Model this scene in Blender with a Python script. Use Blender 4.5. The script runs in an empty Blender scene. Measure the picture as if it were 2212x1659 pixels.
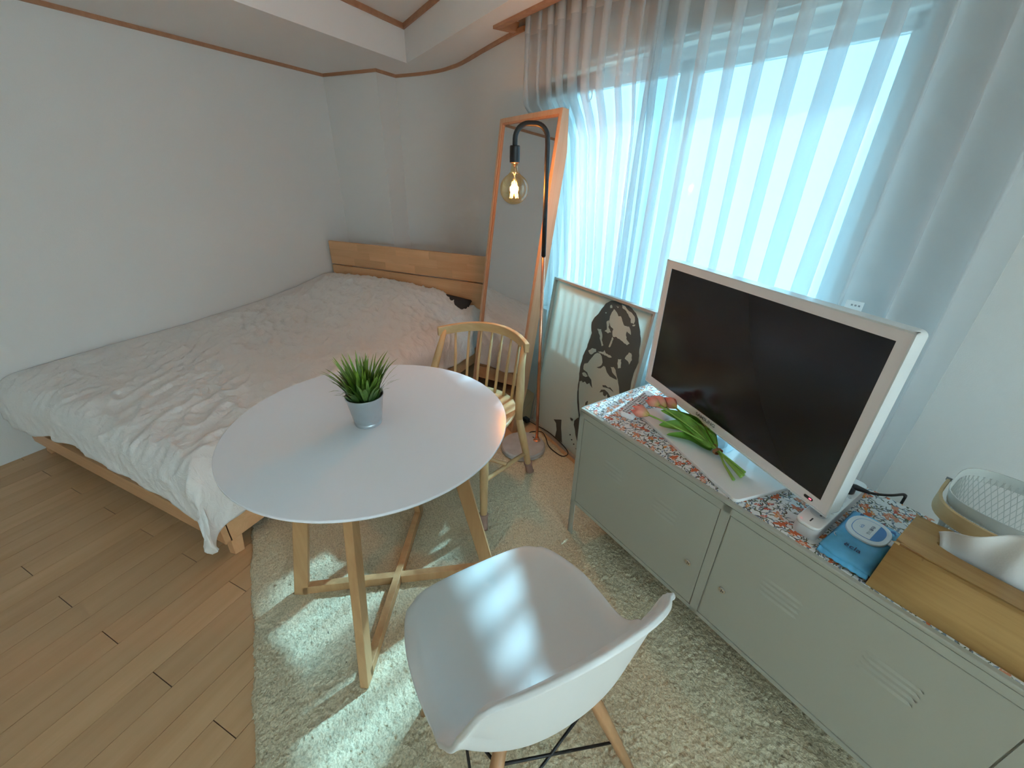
import bpy, bmesh, math, random
import numpy as np
from mathutils import Matrix, Vector, noise

random.seed(7)
rng = np.random.default_rng(7)
R = math.radians
SC = bpy.context.scene
COL = SC.collection

# ------------------------------------------------------------------ camera
CAM_H = 1.42
FPX, YAW, PITCH, ROLL = 882.7065, R(-24.46767), R(27.17437), R(1.12335)
_f = Vector((math.sin(YAW) * math.cos(PITCH), math.cos(YAW) * math.cos(PITCH), -math.sin(PITCH)))
_r = Vector((math.cos(YAW), -math.sin(YAW), 0))
_u = _r.cross(_f)
_r2 = _r * math.cos(ROLL) + _u * math.sin(ROLL)
_u2 = -_r * math.sin(ROLL) + _u * math.cos(ROLL)
cam_d = bpy.data.cameras.new('camera')
cam_d.sensor_fit = 'HORIZONTAL'
cam_d.sensor_width = 36.0
cam_d.lens = FPX / 2212.0 * 36.0
cam_d.clip_start = 0.02
cam = bpy.data.objects.new('camera', cam_d)
COL.objects.link(cam)
cam.matrix_world = Matrix(((_r2.x, _u2.x, -_f.x, 0), (_r2.y, _u2.y, -_f.y, 0), (_r2.z, _u2.z, -_f.z, CAM_H), (0, 0, 0, 1)))
SC.camera = cam

# ------------------------------------------------------------------ sky, sun, exposure
world = bpy.data.worlds.new('sky')
SC.world = world
world.use_nodes = True
_bg = world.node_tree.nodes['Background']
_bg.inputs[0].default_value = (0.66, 0.90, 1.0, 1)
_bg.inputs[1].default_value = 3.6
sun_d = bpy.data.lights.new('sun', 'SUN')
sun_d.energy = 11.0
sun_d.angle = R(2.0)
sun_d.color = (0.96, 0.985, 1.0)
sun = bpy.data.objects.new('sun', sun_d)
COL.objects.link(sun)
SUN_AZ, SUN_EL = R(-108), R(42)
_sd = Vector((math.cos(SUN_AZ) * math.cos(SUN_EL), math.sin(SUN_AZ) * math.cos(SUN_EL), -math.sin(SUN_EL)))
sun.rotation_euler = _sd.to_track_quat('-Z', 'Y').to_euler()
sun.location = (3, 6, 5)
SC.view_settings.view_transform = 'Standard'
SC.view_settings.look = 'None'
SC.view_settings.gamma = 1.0
SC.view_settings.exposure = 1.72
SC.view_settings.use_curve_mapping = False
cy = SC.cycles
cy.use_denoising = True
cy.max_bounces = 7
cy.diffuse_bounces = 4
cy.transparent_max_bounces = 14
cy.transmission_bounces = 4
cy.glossy_bounces = 3
cy.use_adaptive_sampling = True
cy.adaptive_threshold = 0.06
cy.sample_clamp_indirect = 6.0
cy.caustics_reflective = False
cy.caustics_refractive = False

# ------------------------------------------------------------------ materials
MATS = {}
def nt(name):
    m = bpy.data.materials.new(name)
    m.use_nodes = True
    t = m.node_tree
    b = t.nodes['Principled BSDF']
    MATS[name] = m
    return m, t, b
def N(t, kind, **kw):
    n = t.nodes.new(kind)
    for k, v in kw.items():
        setattr(n, k, v)
    return n
def ramp(t, stops):
    r = N(t, 'ShaderNodeValToRGB')
    e = r.color_ramp.elements
    while len(e) < len(stops): e.new(0.5)
    for i, (p, c) in enumerate(stops):
        e[i].position = p
        e[i].color = (*c, 1)
    return r
def plain(name, col, rough=0.5, metal=0.0, bump=0.0, bscale=200.0, var=0.0, vscale=6.0, spec=0.5, coat=0.0):
    m, t, b = nt(name)
    b.inputs['Base Color'].default_value = (*col, 1)
    b.inputs['Roughness'].default_value = rough
    b.inputs['Metallic'].default_value = metal
    b.inputs['Specular IOR Level'].default_value = spec
    b.inputs['Coat Weight'].default_value = coat
    tc = N(t, 'ShaderNodeTexCoord')
    if var:
        n = N(t, 'ShaderNodeTexNoise'); n.inputs['Scale'].default_value = vscale; n.inputs['Detail'].default_value = 4
        t.links.new(tc.outputs['Object'], n.inputs['Vector'])
        r = ramp(t, [(0.3, tuple(c * (1 - var) for c in col)), (0.7, tuple(min(1, c * (1 + var)) for c in col))])
        t.links.new(n.outputs['Fac'], r.inputs[0]); t.links.new(r.outputs[0], b.inputs['Base Color'])
    if bump:
        n = N(t, 'ShaderNodeTexNoise'); n.inputs['Scale'].default_value = bscale; n.inputs['Detail'].default_value = 3
        t.links.new(tc.outputs['Object'], n.inputs['Vector'])
        bp = N(t, 'ShaderNodeBump'); bp.inputs['Strength'].default_value = bump; bp.inputs['Distance'].default_value = 0.002
        t.links.new(n.outputs['Fac'], bp.inputs['Height']); t.links.new(bp.outputs[0], b.inputs['Normal'])
    return m
def wood(name, c1, c2, axis=0, scale=14.0, rough=0.45, rnd=0.0, stretch=14.0):
    m, t, b = nt(name)
    b.inputs['Roughness'].default_value = rough
    tc = N(t, 'ShaderNodeTexCoord')
    mp = N(t, 'ShaderNodeMapping')
    s = [scale * 1.0] * 3
    s[axis] = scale / stretch
    mp.inputs['Scale'].default_value = s
    oi = N(t, 'ShaderNodeObjectInfo')
    add = N(t, 'ShaderNodeVectorMath', operation='MULTIPLY_ADD')
    cmb = N(t, 'ShaderNodeCombineXYZ')
    for i in range(3): t.links.new(oi.outputs['Random'], cmb.inputs[i])
    add.inputs[1].default_value = (31, 17, 23)
    t.links.new(cmb.outputs[0], add.inputs[0])
    t.links.new(tc.outputs['Object'], add.inputs[2])
    t.links.new(add.outputs[0], mp.inputs['Vector'])
    n = N(t, 'ShaderNodeTexNoise'); n.inputs['Scale'].default_value = 1.0; n.inputs['Detail'].default_value = 6; n.inputs['Roughness'].default_value = 0.62
    n.inputs['Distortion'].default_value = 0.6
    t.links.new(mp.outputs[0], n.inputs['Vector'])
    r = ramp(t, [(0.28, c1), (0.5, tuple((a + b_) / 2 for a, b_ in zip(c1, c2))), (0.72, c2)])
    t.links.new(n.outputs['Fac'], r.inputs[0])
    out = r.outputs[0]
    if rnd:
        hs = N(t, 'ShaderNodeHueSaturation')
        mr = N(t, 'ShaderNodeMapRange'); mr.inputs[3].default_value = 1 - rnd; mr.inputs[4].default_value = 1 + rnd
        t.links.new(oi.outputs['Random'], mr.inputs[0]); t.links.new(mr.outputs[0], hs.inputs['Value']); t.links.new(out, hs.inputs['Color'])
        out = hs.outputs[0]
    t.links.new(out, b.inputs['Base Color'])
    bp = N(t, 'ShaderNodeBump'); bp.inputs['Strength'].default_value = 0.12; bp.inputs['Distance'].default_value = 0.001
    t.links.new(n.outputs['Fac'], bp.inputs['Height']); t.links.new(bp.outputs[0], b.inputs['Normal'])
    return m
def emit(name, col, s):
    m, t, b = nt(name)
    b.inputs['Base Color'].default_value = (*col, 1)
    b.inputs['Emission Color'].default_value = (*col, 1)
    b.inputs['Emission Strength'].default_value = s
    return m

WALLC = (0.82, 0.815, 0.79)
plain('wallpaper', WALLC, 0.9, bump=0.25, bscale=420, spec=0.2)
plain('ceiling_paper', (0.90, 0.885, 0.86), 0.9, bump=0.2, bscale=380, spec=0.2)
wood('trim_wood', (0.42, 0.21, 0.115), (0.55, 0.30, 0.17), 0, 20, 0.5)
wood('floor_wood', (0.58, 0.345, 0.17), (0.69, 0.435, 0.235), 1, 16, 0.42, rnd=0.07, stretch=22)
plain('floor_joint', (0.10, 0.055, 0.03), 0.8)
wood('bed_wood', (0.70, 0.37, 0.175), (0.84, 0.50, 0.26), 0, 16, 0.5, rnd=0.10)
wood('oak_chair', (0.56, 0.35, 0.16), (0.70, 0.48, 0.25), 2, 22, 0.42)
wood('oak_rail', (0.56, 0.35, 0.16), (0.70, 0.48, 0.25), 0, 22, 0.42)
wood('table_wood', (0.50, 0.27, 0.115), (0.64, 0.39, 0.19), 2, 24, 0.45)
wood('beech', (0.50, 0.26, 0.12), (0.60, 0.34, 0.17), 2, 22, 0.45)
wood('ash', (0.52, 0.33, 0.20), (0.64, 0.44, 0.29), 2, 30, 0.5)
wood('ash_front', (0.47, 0.235, 0.12), (0.57, 0.31, 0.175), 2, 30, 0.45)
wood('box_wood', (0.29, 0.145, 0.042), (0.45, 0.28, 0.105), 0, 26, 0.42, stretch=10)
wood('band_wood', (0.60, 0.40, 0.19), (0.72, 0.52, 0.28), 0, 22, 0.42)
plain('white_laminate', (0.90, 0.93, 0.98), 0.22, coat=0.0, spec=0.5)
plain('white_plastic', (0.82, 0.83, 0.82), 0.38)
plain('gloss_white', (0.86, 0.88, 0.88), 0.06, coat=0.5)
plain('tv_bezel', (0.93, 0.90, 0.90), 0.25)
plain('tv_rim', (0.80, 0.84, 0.84), 0.15)
plain('screen_black', (0.014, 0.016, 0.022), 0.16, spec=0.5)
plain('black_matte', (0.012, 0.012, 0.014), 0.45)
plain('black_plastic', (0.02, 0.022, 0.028), 0.35)
plain('copper', (0.82, 0.42, 0.28), 0.22, metal=1.0)
plain('concrete', (0.52, 0.53, 0.53), 0.85, var=0.10, vscale=22, bump=0.25, bscale=90)
plain('chrome', (0.75, 0.75, 0.75), 0.15, metal=1.0)
plain('galvanized', (0.60, 0.66, 0.70), 0.36, metal=0.85, var=0.04, vscale=20)
plain('cabinet_paint', (0.44, 0.445, 0.38), 0.42)
plain('cabinet_gap', (0.03, 0.03, 0.028), 0.8)
plain('sock', (0.42, 0.27, 0.22), 0.95, bump=0.6, bscale=700)
plain('lock_dark', (0.05, 0.05, 0.05), 0.4)
plain('pillow_dark', (0.05, 0.05, 0.055), 0.9, bump=0.3, bscale=300)
plain('mattress_cloth', (0.62, 0.60, 0.56), 0.9)
plain('bed_dark', (0.06, 0.05, 0.045), 0.8)
plain('poster_ink', (0.085, 0.10, 0.10), 0.6)
plain('poster_frame', (0.42, 0.39, 0.34), 0.45)
plain('window_frame', (0.74, 0.76, 0.75), 0.4)
plain('rubber', (0.02, 0.02, 0.02), 0.7)
plain('stem_green', (0.26, 0.50, 0.09), 0.4)
plain('twine', (0.30, 0.14, 0.06), 0.8)
plain('remote_white', (0.92, 0.94, 0.95), 0.35)
plain('key_grey', (0.30, 0.30, 0.29), 0.6)
plain('key_dark', (0.06, 0.07, 0.10), 0.5)
plain('key_red', (0.35, 0.03, 0.05), 0.5)
plain('key_teal', (0.03, 0.22, 0.28), 0.5)
plain('wipe_blue', (0.10, 0.42, 0.70), 0.22, var=0.16, vscale=22)
plain('wipe_print_blue', (0.06, 0.25, 0.58), 0.3)
plain('wipe_navy', (0.015, 0.03, 0.12), 0.4)
plain('wipe_grey', (0.22, 0.30, 0.34), 0.5)
plain('wipe_white', (0.78, 0.82, 0.84), 0.3)
plain('tissue', (0.80, 0.80, 0.79), 0.9, bump=0.2, bscale=250)
plain('basket_wire', (0.60, 0.63, 0.60), 0.45)
plain('tag_paper', (0.80, 0.84, 0.84), 0.6)
plain('tag_ink', (0.30, 0.34, 0.36), 0.6)
plain('soil', (0.03, 0.035, 0.02), 0.9)
plain('sticker_red', (0.55, 0.12, 0.07), 0.5)
plain('screw_grey', (0.25, 0.25, 0.25), 0.4, metal=0.6)
plain('strip_grey', (0.66, 0.66, 0.67), 0.45)
plain('mirror_backing', (0.55, 0.50, 0.44), 0.8)
emit('led_red', (1.0, 0.04, 0.06), 3.0)
emit('filament', (1.0, 0.46, 0.09), 30.0)

# mirror glass
m, t, b = nt('mirror_glass')
b.inputs['Base Color'].default_value = (0.80, 0.82, 0.82, 1); b.inputs['Metallic'].default_value = 1.0; b.inputs['Roughness'].default_value = 0.015

def thin_glass(name, tint, gloss, rough=0.02):
    m, t, b = nt(name)
    t.nodes.remove(b)
    o = t.nodes['Material Output']
    tr = N(t, 'ShaderNodeBsdfTransparent'); tr.inputs[0].default_value = (*tint, 1)
    gl = N(t, 'ShaderNodeBsdfGlossy'); gl.inputs['Roughness'].default_value = rough
    mx = N(t, 'ShaderNodeMixShader'); mx.inputs[0].default_value = gloss
    t.links.new(tr.outputs[0], mx.inputs[1]); t.links.new(gl.outputs[0], mx.inputs[2]); t.links.new(mx.outputs[0], o.inputs[0])
    return m
thin_glass('pane_glass', (0.96, 0.99, 1.0), 0.04)
thin_glass('blue_tint_glass', (0.365, 0.50, 0.555), 0.03)
thin_glass('bulb_glass', (1.0, 0.83, 0.55), 0.16)
thin_glass('acrylic', (0.93, 0.96, 0.97), 0.14, 0.04)

def sheer(name, col, transp, transl):
    m, t, b = nt(name)
    t.nodes.remove(b)
    o = t.nodes['Material Output']
    tr = N(t, 'ShaderNodeBsdfTransparent'); tr.inputs[0].default_value = (0.95, 0.985, 1.0, 1)
    tl = N(t, 'ShaderNodeBsdfTranslucent'); tl.inputs[0].default_value = (*col, 1)
    df = N(t, 'ShaderNodeBsdfDiffuse'); df.inputs[0].default_value = (*col, 1)
    a = N(t, 'ShaderNodeMixShader'); a.inputs[0].default_value = transl
    t.links.new(df.outputs[0], a.inputs[1]); t.links.new(tl.outputs[0], a.inputs[2])
    mx = N(t, 'ShaderNodeMixShader'); mx.inputs[0].default_value = transp
    t.links.new(a.outputs[0], mx.inputs[1]); t.links.new(tr.outputs[0], mx.inputs[2])
    t.links.new(mx.outputs[0], o.inputs[0])
    return m
sheer('sheer_cloth', (0.74, 0.75, 0.75), 0.50, 0.30)
sheer('sheer_tape', (0.86, 0.84, 0.80), 0.45, 0.45)
sheer('poster_paper', (0.86, 0.93, 0.88), 0.0, 0.45)
sheer('thin_plastic', (0.8, 0.84, 0.86), 0.45, 0.4)

# duvet cloth
m, t, b = nt('duvet_cloth')
b.inputs['Base Color'].default_value = (0.89, 0.87, 0.84, 1); b.inputs['Roughness'].default_value = 0.85; b.inputs['Specular IOR Level'].default_value = 0.25
b.inputs['Sheen Weight'].default_value = 0.15
tc = N(t, 'ShaderNodeTexCoord')
mp = N(t, 'ShaderNodeMapping'); mp.inputs['Scale'].default_value = (9, 16, 9); mp.inputs['Rotation'].default_value = (0, 0, 0.5)
n1 = N(t, 'ShaderNodeTexNoise'); n1.inputs['Scale'].default_value = 1.5; n1.inputs['Detail'].default_value = 7; n1.inputs['Roughness'].default_value = 0.6; n1.inputs['Distortion'].default_value = 1.4
t.links.new(tc.outputs['Object'], mp.inputs[0]); t.links.new(mp.outputs[0], n1.inputs['Vector'])
bp = N(t, 'ShaderNodeBump'); bp.inputs['Strength'].default_value = 0.55; bp.inputs['Distance'].default_value = 0.014
t.links.new(n1.outputs['Fac'], bp.inputs['Height']); t.links.new(bp.outputs[0], b.inputs['Normal'])

# rug
m, t, b = nt('rug_pile')
b.inputs['Roughness'].default_value = 1.0; b.inputs['Specular IOR Level'].default_value = 0.05
tc = N(t, 'ShaderNodeTexCoord')
n1 = N(t, 'ShaderNodeTexNoise'); n1.inputs['Scale'].default_value = 170; n1.inputs['Detail'].default_value = 2
n2 = N(t, 'ShaderNodeTexNoise'); n2.inputs['Scale'].default_value = 3; n2.inputs['Detail'].default_value = 3
t.links.new(tc.outputs['Object'], n1.inputs['Vector']); t.links.new(tc.outputs['Object'], n2.inputs['Vector'])
r1 = ramp(t, [(0.3, (0.60, 0.53, 0.36)), (0.6, (0.85, 0.76, 0.55))])
mxr = N(t, 'ShaderNodeMixRGB', blend_type='MULTIPLY'); mxr.inputs[0].default_value = 1.0
r2 = ramp(t, [(0.3, (0.90, 0.90, 0.90)), (0.7, (1, 1, 1))])
t.links.new(n1.outputs['Fac'], r1.inputs[0]); t.links.new(n2.outputs['Fac'], r2.inputs[0])
t.links.new(r1.outputs[0], mxr.inputs[1]); t.links.new(r2.outputs[0], mxr.inputs[2]); t.links.new(mxr.outputs[0], b.inputs['Base Color'])
bp = N(t, 'ShaderNodeBump'); bp.inputs['Strength'].default_value = 0.8; bp.inputs['Distance'].default_value = 0.004
t.links.new(n1.outputs['Fac'], bp.inputs['Height']); t.links.new(bp.outputs[0], b.inputs['Normal'])

# green blades: colour along the blade (object z)
def blade(name, stops, z0, z1, rough=0.45):
    m, t, b = nt(name)
    b.inputs['Roughness'].default_value = rough
    tc = N(t, 'ShaderNodeTexCoord'); sx = N(t, 'ShaderNodeSeparateXYZ'); mr = N(t, 'ShaderNodeMapRange')
    mr.inputs[1].default_value = z0; mr.inputs[2].default_value = z1
    t.links.new(tc.outputs['Object'], sx.inputs[0]); t.links.new(sx.outputs[2], mr.inputs[0])
    n = N(t, 'ShaderNodeTexNoise'); n.inputs['Scale'].default_value = 60
    t.links.new(tc.outputs['Object'], n.inputs['Vector'])
    ad = N(t, 'ShaderNodeMath', operation='MULTIPLY_ADD'); ad.inputs[1].default_value = 0.55; ad.inputs[2].default_value = -0.27
    t.links.new(n.outputs['Fac'], ad.inputs[0])
    ad2 = N(t, 'ShaderNodeMath', operation='ADD'); t.links.new(ad.outputs[0], ad2.inputs[0]); t.links.new(mr.outputs[0], ad2.inputs[1])
    r = ramp(t, stops); t.links.new(ad2.outputs[0], r.inputs[0]); t.links.new(r.outputs[0], b.inputs['Base Color'])
    return m
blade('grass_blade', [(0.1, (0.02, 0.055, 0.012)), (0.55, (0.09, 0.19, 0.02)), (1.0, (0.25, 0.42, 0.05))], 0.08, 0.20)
plain('tulip_leaf', (0.17, 0.40, 0.06), 0.32, var=0.35, vscale=16)
# tulip petals: pink with yellow base
m, t, b = nt('tulip_petal')
b.inputs['Roughness'].default_value = 0.5; b.inputs['Subsurface Weight'].default_value = 0.0
tc = N(t, 'ShaderNodeTexCoord'); sx = N(t, 'ShaderNodeSeparateXYZ'); mr = N(t, 'ShaderNodeMapRange')
mr.inputs[1].default_value = 0.0; mr.inputs[2].default_value = 0.05
t.links.new(tc.outputs['Object'], sx.inputs[0]); t.links.new(sx.outputs[2], mr.inputs[0])
r = ramp(t, [(0.0, (0.62, 0.55, 0.12)), (0.3, (0.84, 0.38, 0.27)), (1.0, (0.86, 0.17, 0.16))])
t.links.new(mr.outputs[0], r.inputs[0]); t.links.new(r.outputs[0], b.inputs['Base Color'])

# floral printed cloth (flat print)
def floral():
    m, t, b = nt('floral_cloth')
    b.inputs['Roughness'].default_value = 0.75
    tc = N(t, 'ShaderNodeTexCoord')
    def M(op, a, c=None, d=None):
        n = N(t, 'ShaderNodeMath', operation=op)
        for i, v in enumerate((a, c, d)):
            if v is None: continue
            if isinstance(v, (int, float)): n.inputs[i].default_value = v
            else: t.links.new(v, n.inputs[i])
        return n.outputs[0]
    nz = N(t, 'ShaderNodeTexNoise'); nz.inputs['Scale'].default_value = 40
    t.links.new(tc.outputs['Object'], nz.inputs['Vector'])
    def cells(scale, off, rnd=0.8):
        mp = N(t, 'ShaderNodeMapping'); mp.inputs['Location'].default_value = (off, off * 0.7, 0); mp.inputs['Scale'].default_value = (scale, scale, 0.0)
        t.links.new(tc.outputs['Object'], mp.inputs[0])
        v = N(t, 'ShaderNodeTexVoronoi', voronoi_dimensions='2D'); v.inputs['Scale'].default_value = 1.0; v.inputs['Randomness'].default_value = rnd
        t.links.new(mp.outputs[0], v.inputs['Vector'])
        sb = N(t, 'ShaderNodeVectorMath', operation='SUBTRACT')
        t.links.new(mp.outputs[0], sb.inputs[0]); t.links.new(v.outputs['Position'], sb.inputs[1])
        sx = N(t, 'ShaderNodeSeparateXYZ'); t.links.new(sb.outputs[0], sx.inputs[0])
        sc = N(t, 'ShaderNodeSeparateColor'); t.links.new(v.outputs['Color'], sc.inputs[0])
        return sx.outputs[0], sx.outputs[1], v.outputs['Distance'], sc.outputs[0], sc.outputs[1], sc.outputs[2]
    def leaf(scale, off, L, W, keep):
        x, y, d, c0, c1, c2 = cells(scale, off)
        a = M('MULTIPLY', c0, 6.283)
        cs, sn = M('COSINE', a), M('SINE', a)
        px = M('ADD', M('MULTIPLY', x, cs), M('MULTIPLY', y, sn))
        py = M('SUBTRACT', M('MULTIPLY', y, cs), M('MULTIPLY', x, sn))
        py = M('ADD', py, M('MULTIPLY', M('MULTIPLY', px, px), 0.9))
        e = M('ADD', M('POWER', M('DIVIDE', M('ABSOLUTE', px), L), 1.6), M('POWER', M('DIVIDE', M('ABSOLUTE', py), W), 1.6))
        return M('MULTIPLY', M('LESS_THAN', e, 1.0), M('LESS_THAN', c1, keep)), c2
    col = None
    def mixin(prev, mask, colr):
        mx = N(t, 'ShaderNodeMixRGB')
        t.links.new(mask, mx.inputs[0])
        if isinstance(prev, tuple): mx.inputs[1].default_value = (*prev, 1)
        else: t.links.new(prev, mx.inputs[1])
        if isinstance(colr, tuple): mx.inputs[2].default_value = (*colr, 1)
        else: t.links.new(colr, mx.inputs[2])
        return mx.outputs[0]
    base = (0.78, 0.80, 0.79)
    # stems
    mp = N(t, 'ShaderNodeMapping'); mp.inputs['Scale'].default_value = (26, 26, 0)
    ds = N(t, 'ShaderNodeVectorMath', operation='MULTIPLY_ADD'); ds.inputs[1].default_value = (0.03, 0.03, 0)
    t.links.new(nz.outputs['Color'], ds.inputs[0]); t.links.new(tc.outputs['Object'], ds.inputs[2]); t.links.new(ds.outputs[0], mp.inputs[0])
    v = N(t, 'ShaderNodeTexVoronoi', voronoi_dimensions='2D', feature='DISTANCE_TO_EDGE'); v.inputs['Scale'].default_value = 1.0
    t.links.new(mp.outputs[0], v.inputs['Vector'])
    stem = M('LESS_THAN', v.outputs['Distance'], 0.035)
    stem = M('MULTIPLY', stem, M('GREATER_THAN', nz.outputs['Fac'], 0.46))
    col = mixin(base, stem, (0.10, 0.12, 0.075))
    for sc_, off, L, W, keep, ca, cb in ((62, 0.3, 0.52, 0.14, 0.68, (0.16, 0.21, 0.26), (0.28, 0.36, 0.46)), (70, 5.2, 0.50, 0.12, 0.55, (0.07, 0.10, 0.05), (0.17, 0.18, 0.09)), (58, 9.7, 0.5, 0.11, 0.5, (0.12, 0.06, 0.04), (0.24, 0.30, 0.35))):
        mk, c2 = leaf(sc_, off, L, W, keep)
        r = ramp(t, [(0.2, ca), (0.8, cb)]); t.links.new(c2, r.inputs[0])
        col = mixin(col, mk, r.outputs[0])
    # flowers with lobed petals
    for sc_, off, keep, r0, cols in ((22, 1.3, 0.72, 0.25, ((0.62, 0.14, 0.05), (0.66, 0.30, 0.19))), (36, 7.9, 0.42, 0.22, ((0.58, 0.10, 0.06), (0.72, 0.27, 0.05)))):
        x, y, d, c0, c1, c2 = cells(sc_, off, 0.75)
        th = M('ARCTAN2', y, x)
        pet = M('MULTIPLY', M('ADD', M('MULTIPLY', M('COSINE', M('ADD', M('MULTIPLY', th, 5.0), M('MULTIPLY', c0, 6.28))), 0.28), 0.82), r0)
        sq = M('ADD', 1.0, M('MULTIPLY', M('COSINE', M('ADD', M('MULTIPLY', th, 2.0), M('MULTIPLY', c2, 6.28))), 0.35))
        dd = M('MULTIPLY', d, sq)
        mk = M('MULTIPLY', M('LESS_THAN', dd, pet), M('LESS_THAN', c1, keep))
        r = ramp(t, [(0.3, cols[0]), (0.7, cols[1])]); t.links.new(c2, r.inputs[0])
        col = mixin(col, mk, r.outputs[0])
        core = M('MULTIPLY', M('LESS_THAN', dd, M('MULTIPLY', pet, 0.42)), M('LESS_THAN', c1, keep * 0.7))
        col = mixin(col, core, (0.74, 0.55, 0.42))
    t.links.new(col, b.inputs['Base Color'])
floral()

# ------------------------------------------------------------------ mesh building helpers
class MB:
    """collects shapes and links them as ONE mesh object"""
    def __init__(s):
        s.bm = bmesh.new()
    def add(s, vs, fs):
        bv = [s.bm.verts.new(v) for v in vs]
        for f in fs:
            try: s.bm.faces.new([bv[i] for i in f])
            except ValueError: pass
        return bv
    def box(s, x0, x1, y0, y1, z0, z1, M=None):
        vs = [Vector(p) for p in ((x0, y0, z0), (x1, y0, z0), (x1, y1, z0), (x0, y1, z0), (x0, y0, z1), (x1, y0, z1), (x1, y1, z1), (x0, y1, z1))]
        if M is not None: vs = [M @ v for v in vs]
        s.add(vs, [(0, 3, 2, 1), (4, 5, 6, 7), (0, 1, 5, 4), (1, 2, 6, 5), (2, 3, 7, 6), (3, 0, 4, 7)])
        return s
    def bar(s, p, q, w, h, up=(0, 0, 1), w2=None, h2=None):
        p, q = Vector(p), Vector(q); d = (q - p).normalized(); up = Vector(up)
        x = d.cross(up).normalized(); y = x.cross(d).normalized()
        w2 = w if w2 is None else w2; h2 = h if h2 is None else h2
        vs = []
        for c, a, b_ in ((p, w, h), (q, w2, h2)):
            for sx, sy in ((-1, -1), (1, -1), (1, 1), (-1, 1)): vs.append(c + x * (sx * a / 2) + y * (sy * b_ / 2))
        s.add(vs, [(3, 2, 1, 0), (4, 5, 6, 7), (0, 1, 5, 4), (1, 2, 6, 5), (2, 3, 7, 6), (3, 0, 4, 7)])
        return s
    def tube(s, pts, rad, n=10, caps=True, flat=1.0):
        pts = [Vector(p) for p in pts]
        if not hasattr(rad, '__len__'): rad = [rad] * len(pts)
        rings = []; prev = None
        for i, p in enumerate(pts):
            d = (pts[min(i + 1, len(pts) - 1)] - pts[max(i - 1, 0)]).normalized()
            if prev is None:
                a = Vector((0, 0, 1)) if abs(d.z) < 0.9 else Vector((1, 0, 0))
                x = d.cross(a).normalized()
            else:
                x = (prev - d * prev.dot(d)).normalized()
            prev = x; y = d.cross(x)
            rings.append([s.bm.verts.new(p + (x * math.cos(2 * math.pi * k / n) + y * math.sin(2 * math.pi * k / n) * flat) * rad[i]) for k in range(n)])
        for a, b_ in zip(rings, rings[1:]):
            for k in range(n): s.bm.faces.new((a[k], a[(k + 1) % n], b_[(k + 1) % n], b_[k]))
        if caps:
            s.bm.faces.new(rings[0][::-1]); s.bm.faces.new(rings[-1])
        return s
    def lathe(s, prof, n=32, c=(0, 0, 0), close=False):
        c = Vector(c); rings = []
        for r, z in prof:
            rings.append([s.bm.verts.new(c + Vector((r * math.cos(2 * math.pi * k / n), r * math.sin(2 * math.pi * k / n), z))) for k in range(n)])
        for a, b_ in zip(rings, rings[1:]):
            for k in range(n): s.bm.faces.new((a[k], a[(k + 1) % n], b_[(k + 1) % n], b_[k]))
        if prof[0][0] > 1e-6: s.bm.faces.new(rings[0][::-1])
        if prof[-1][0] > 1e-6: s.bm.faces.new(rings[-1])
        return s
    def prism(s, poly, z0, z1, M=None):
        n = len(poly)
        vs = [Vector((x, y, z0)) for x, y in poly] + [Vector((x, y, z1)) for x, y in poly]
        if M is not None: vs = [M @ v for v in vs]
        s.add(vs, [tuple(range(n))[::-1], tuple(range(n, 2 * n))] + [(i, (i + 1) % n, n + (i + 1) % n, n + i) for i in range(n)])
        return s
    def grid(s, fn, nu, nv, wrap=False):
        vs = [[s.bm.verts.new(fn(i / nu, j / nv)) for j in range(nv + 1)] for i in range(nu + 1)]
        for i in range(nu):
            for j in range(nv):
                s.bm.faces.new((vs[i][j], vs[i + 1][j], vs[i + 1][j + 1], vs[i][j + 1]))
        return vs
    def build(s, name, mat, parent=None, smooth=False, bevel=0.0, seg=2, world=False, angle=0.6, tri=False):
        bmesh.ops.remove_doubles(s.bm, verts=s.bm.verts, dist=1e-6)
        bmesh.ops.recalc_face_normals(s.bm, faces=s.bm.faces)
        if tri: bmesh.ops.triangulate(s.bm, faces=[f for f in s.bm.faces if len(f.verts) > 4])
        if world and parent is not None:
            bmesh.ops.transform(s.bm, matrix=PM(parent).inverted(), verts=s.bm.verts)
        me = bpy.data.meshes.new(name); s.bm.to_mesh(me); s.bm.free()
        me.materials.append(MATS[mat] if isinstance(mat, str) else mat)
        if smooth or bevel:
            for p in me.polygons: p.use_smooth = True
        o = bpy.data.objects.new(name, me); COL.objects.link(o)
        if parent is not None: o.parent = parent
        if bevel:
            bv = o.modifiers.new('bevel', 'BEVEL'); bv.width = bevel; bv.segments = seg; bv.limit_method = 'ANGLE'; bv.angle_limit = angle
            bv.harden_normals = False
            wn = o.modifiers.new('wn', 'WEIGHTED_NORMAL'); wn.keep_sharp = True
        return o
def PM(o):
    return Matrix.LocRotScale(o.location, o.rotation_euler, o.scale)
def smooth_angle(o, ang=0.7):
    me = o.data
    for p in me.polygons: p.use_smooth = True
    bm = bmesh.new(); bm.from_mesh(me)
    for e in bm.edges:
        if len(e.link_faces) == 2 and e.calc_face_angle(0) > ang: e.smooth = False
    bm.to_mesh(me); bm.free()
    return o
def tag(o, label, cat, group=None):
    o['label'] = label; o['category'] = cat
    if group: o['group'] = group
    return o
def thing(name, label, cat, loc=(0, 0, 0), rotz=0.0, group=None, rot=None):
    o = bpy.data.objects.new(name, None); COL.objects.link(o)
    o.empty_display_size = 0.05
    o.location = loc; o.rotation_euler = rot if rot is not None else (0, 0, rotz)
    return tag(o, label, cat, group)
def struct(o, label=None):
    o['kind'] = 'structure'
    if label: o['label'] = label
    return o
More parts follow.
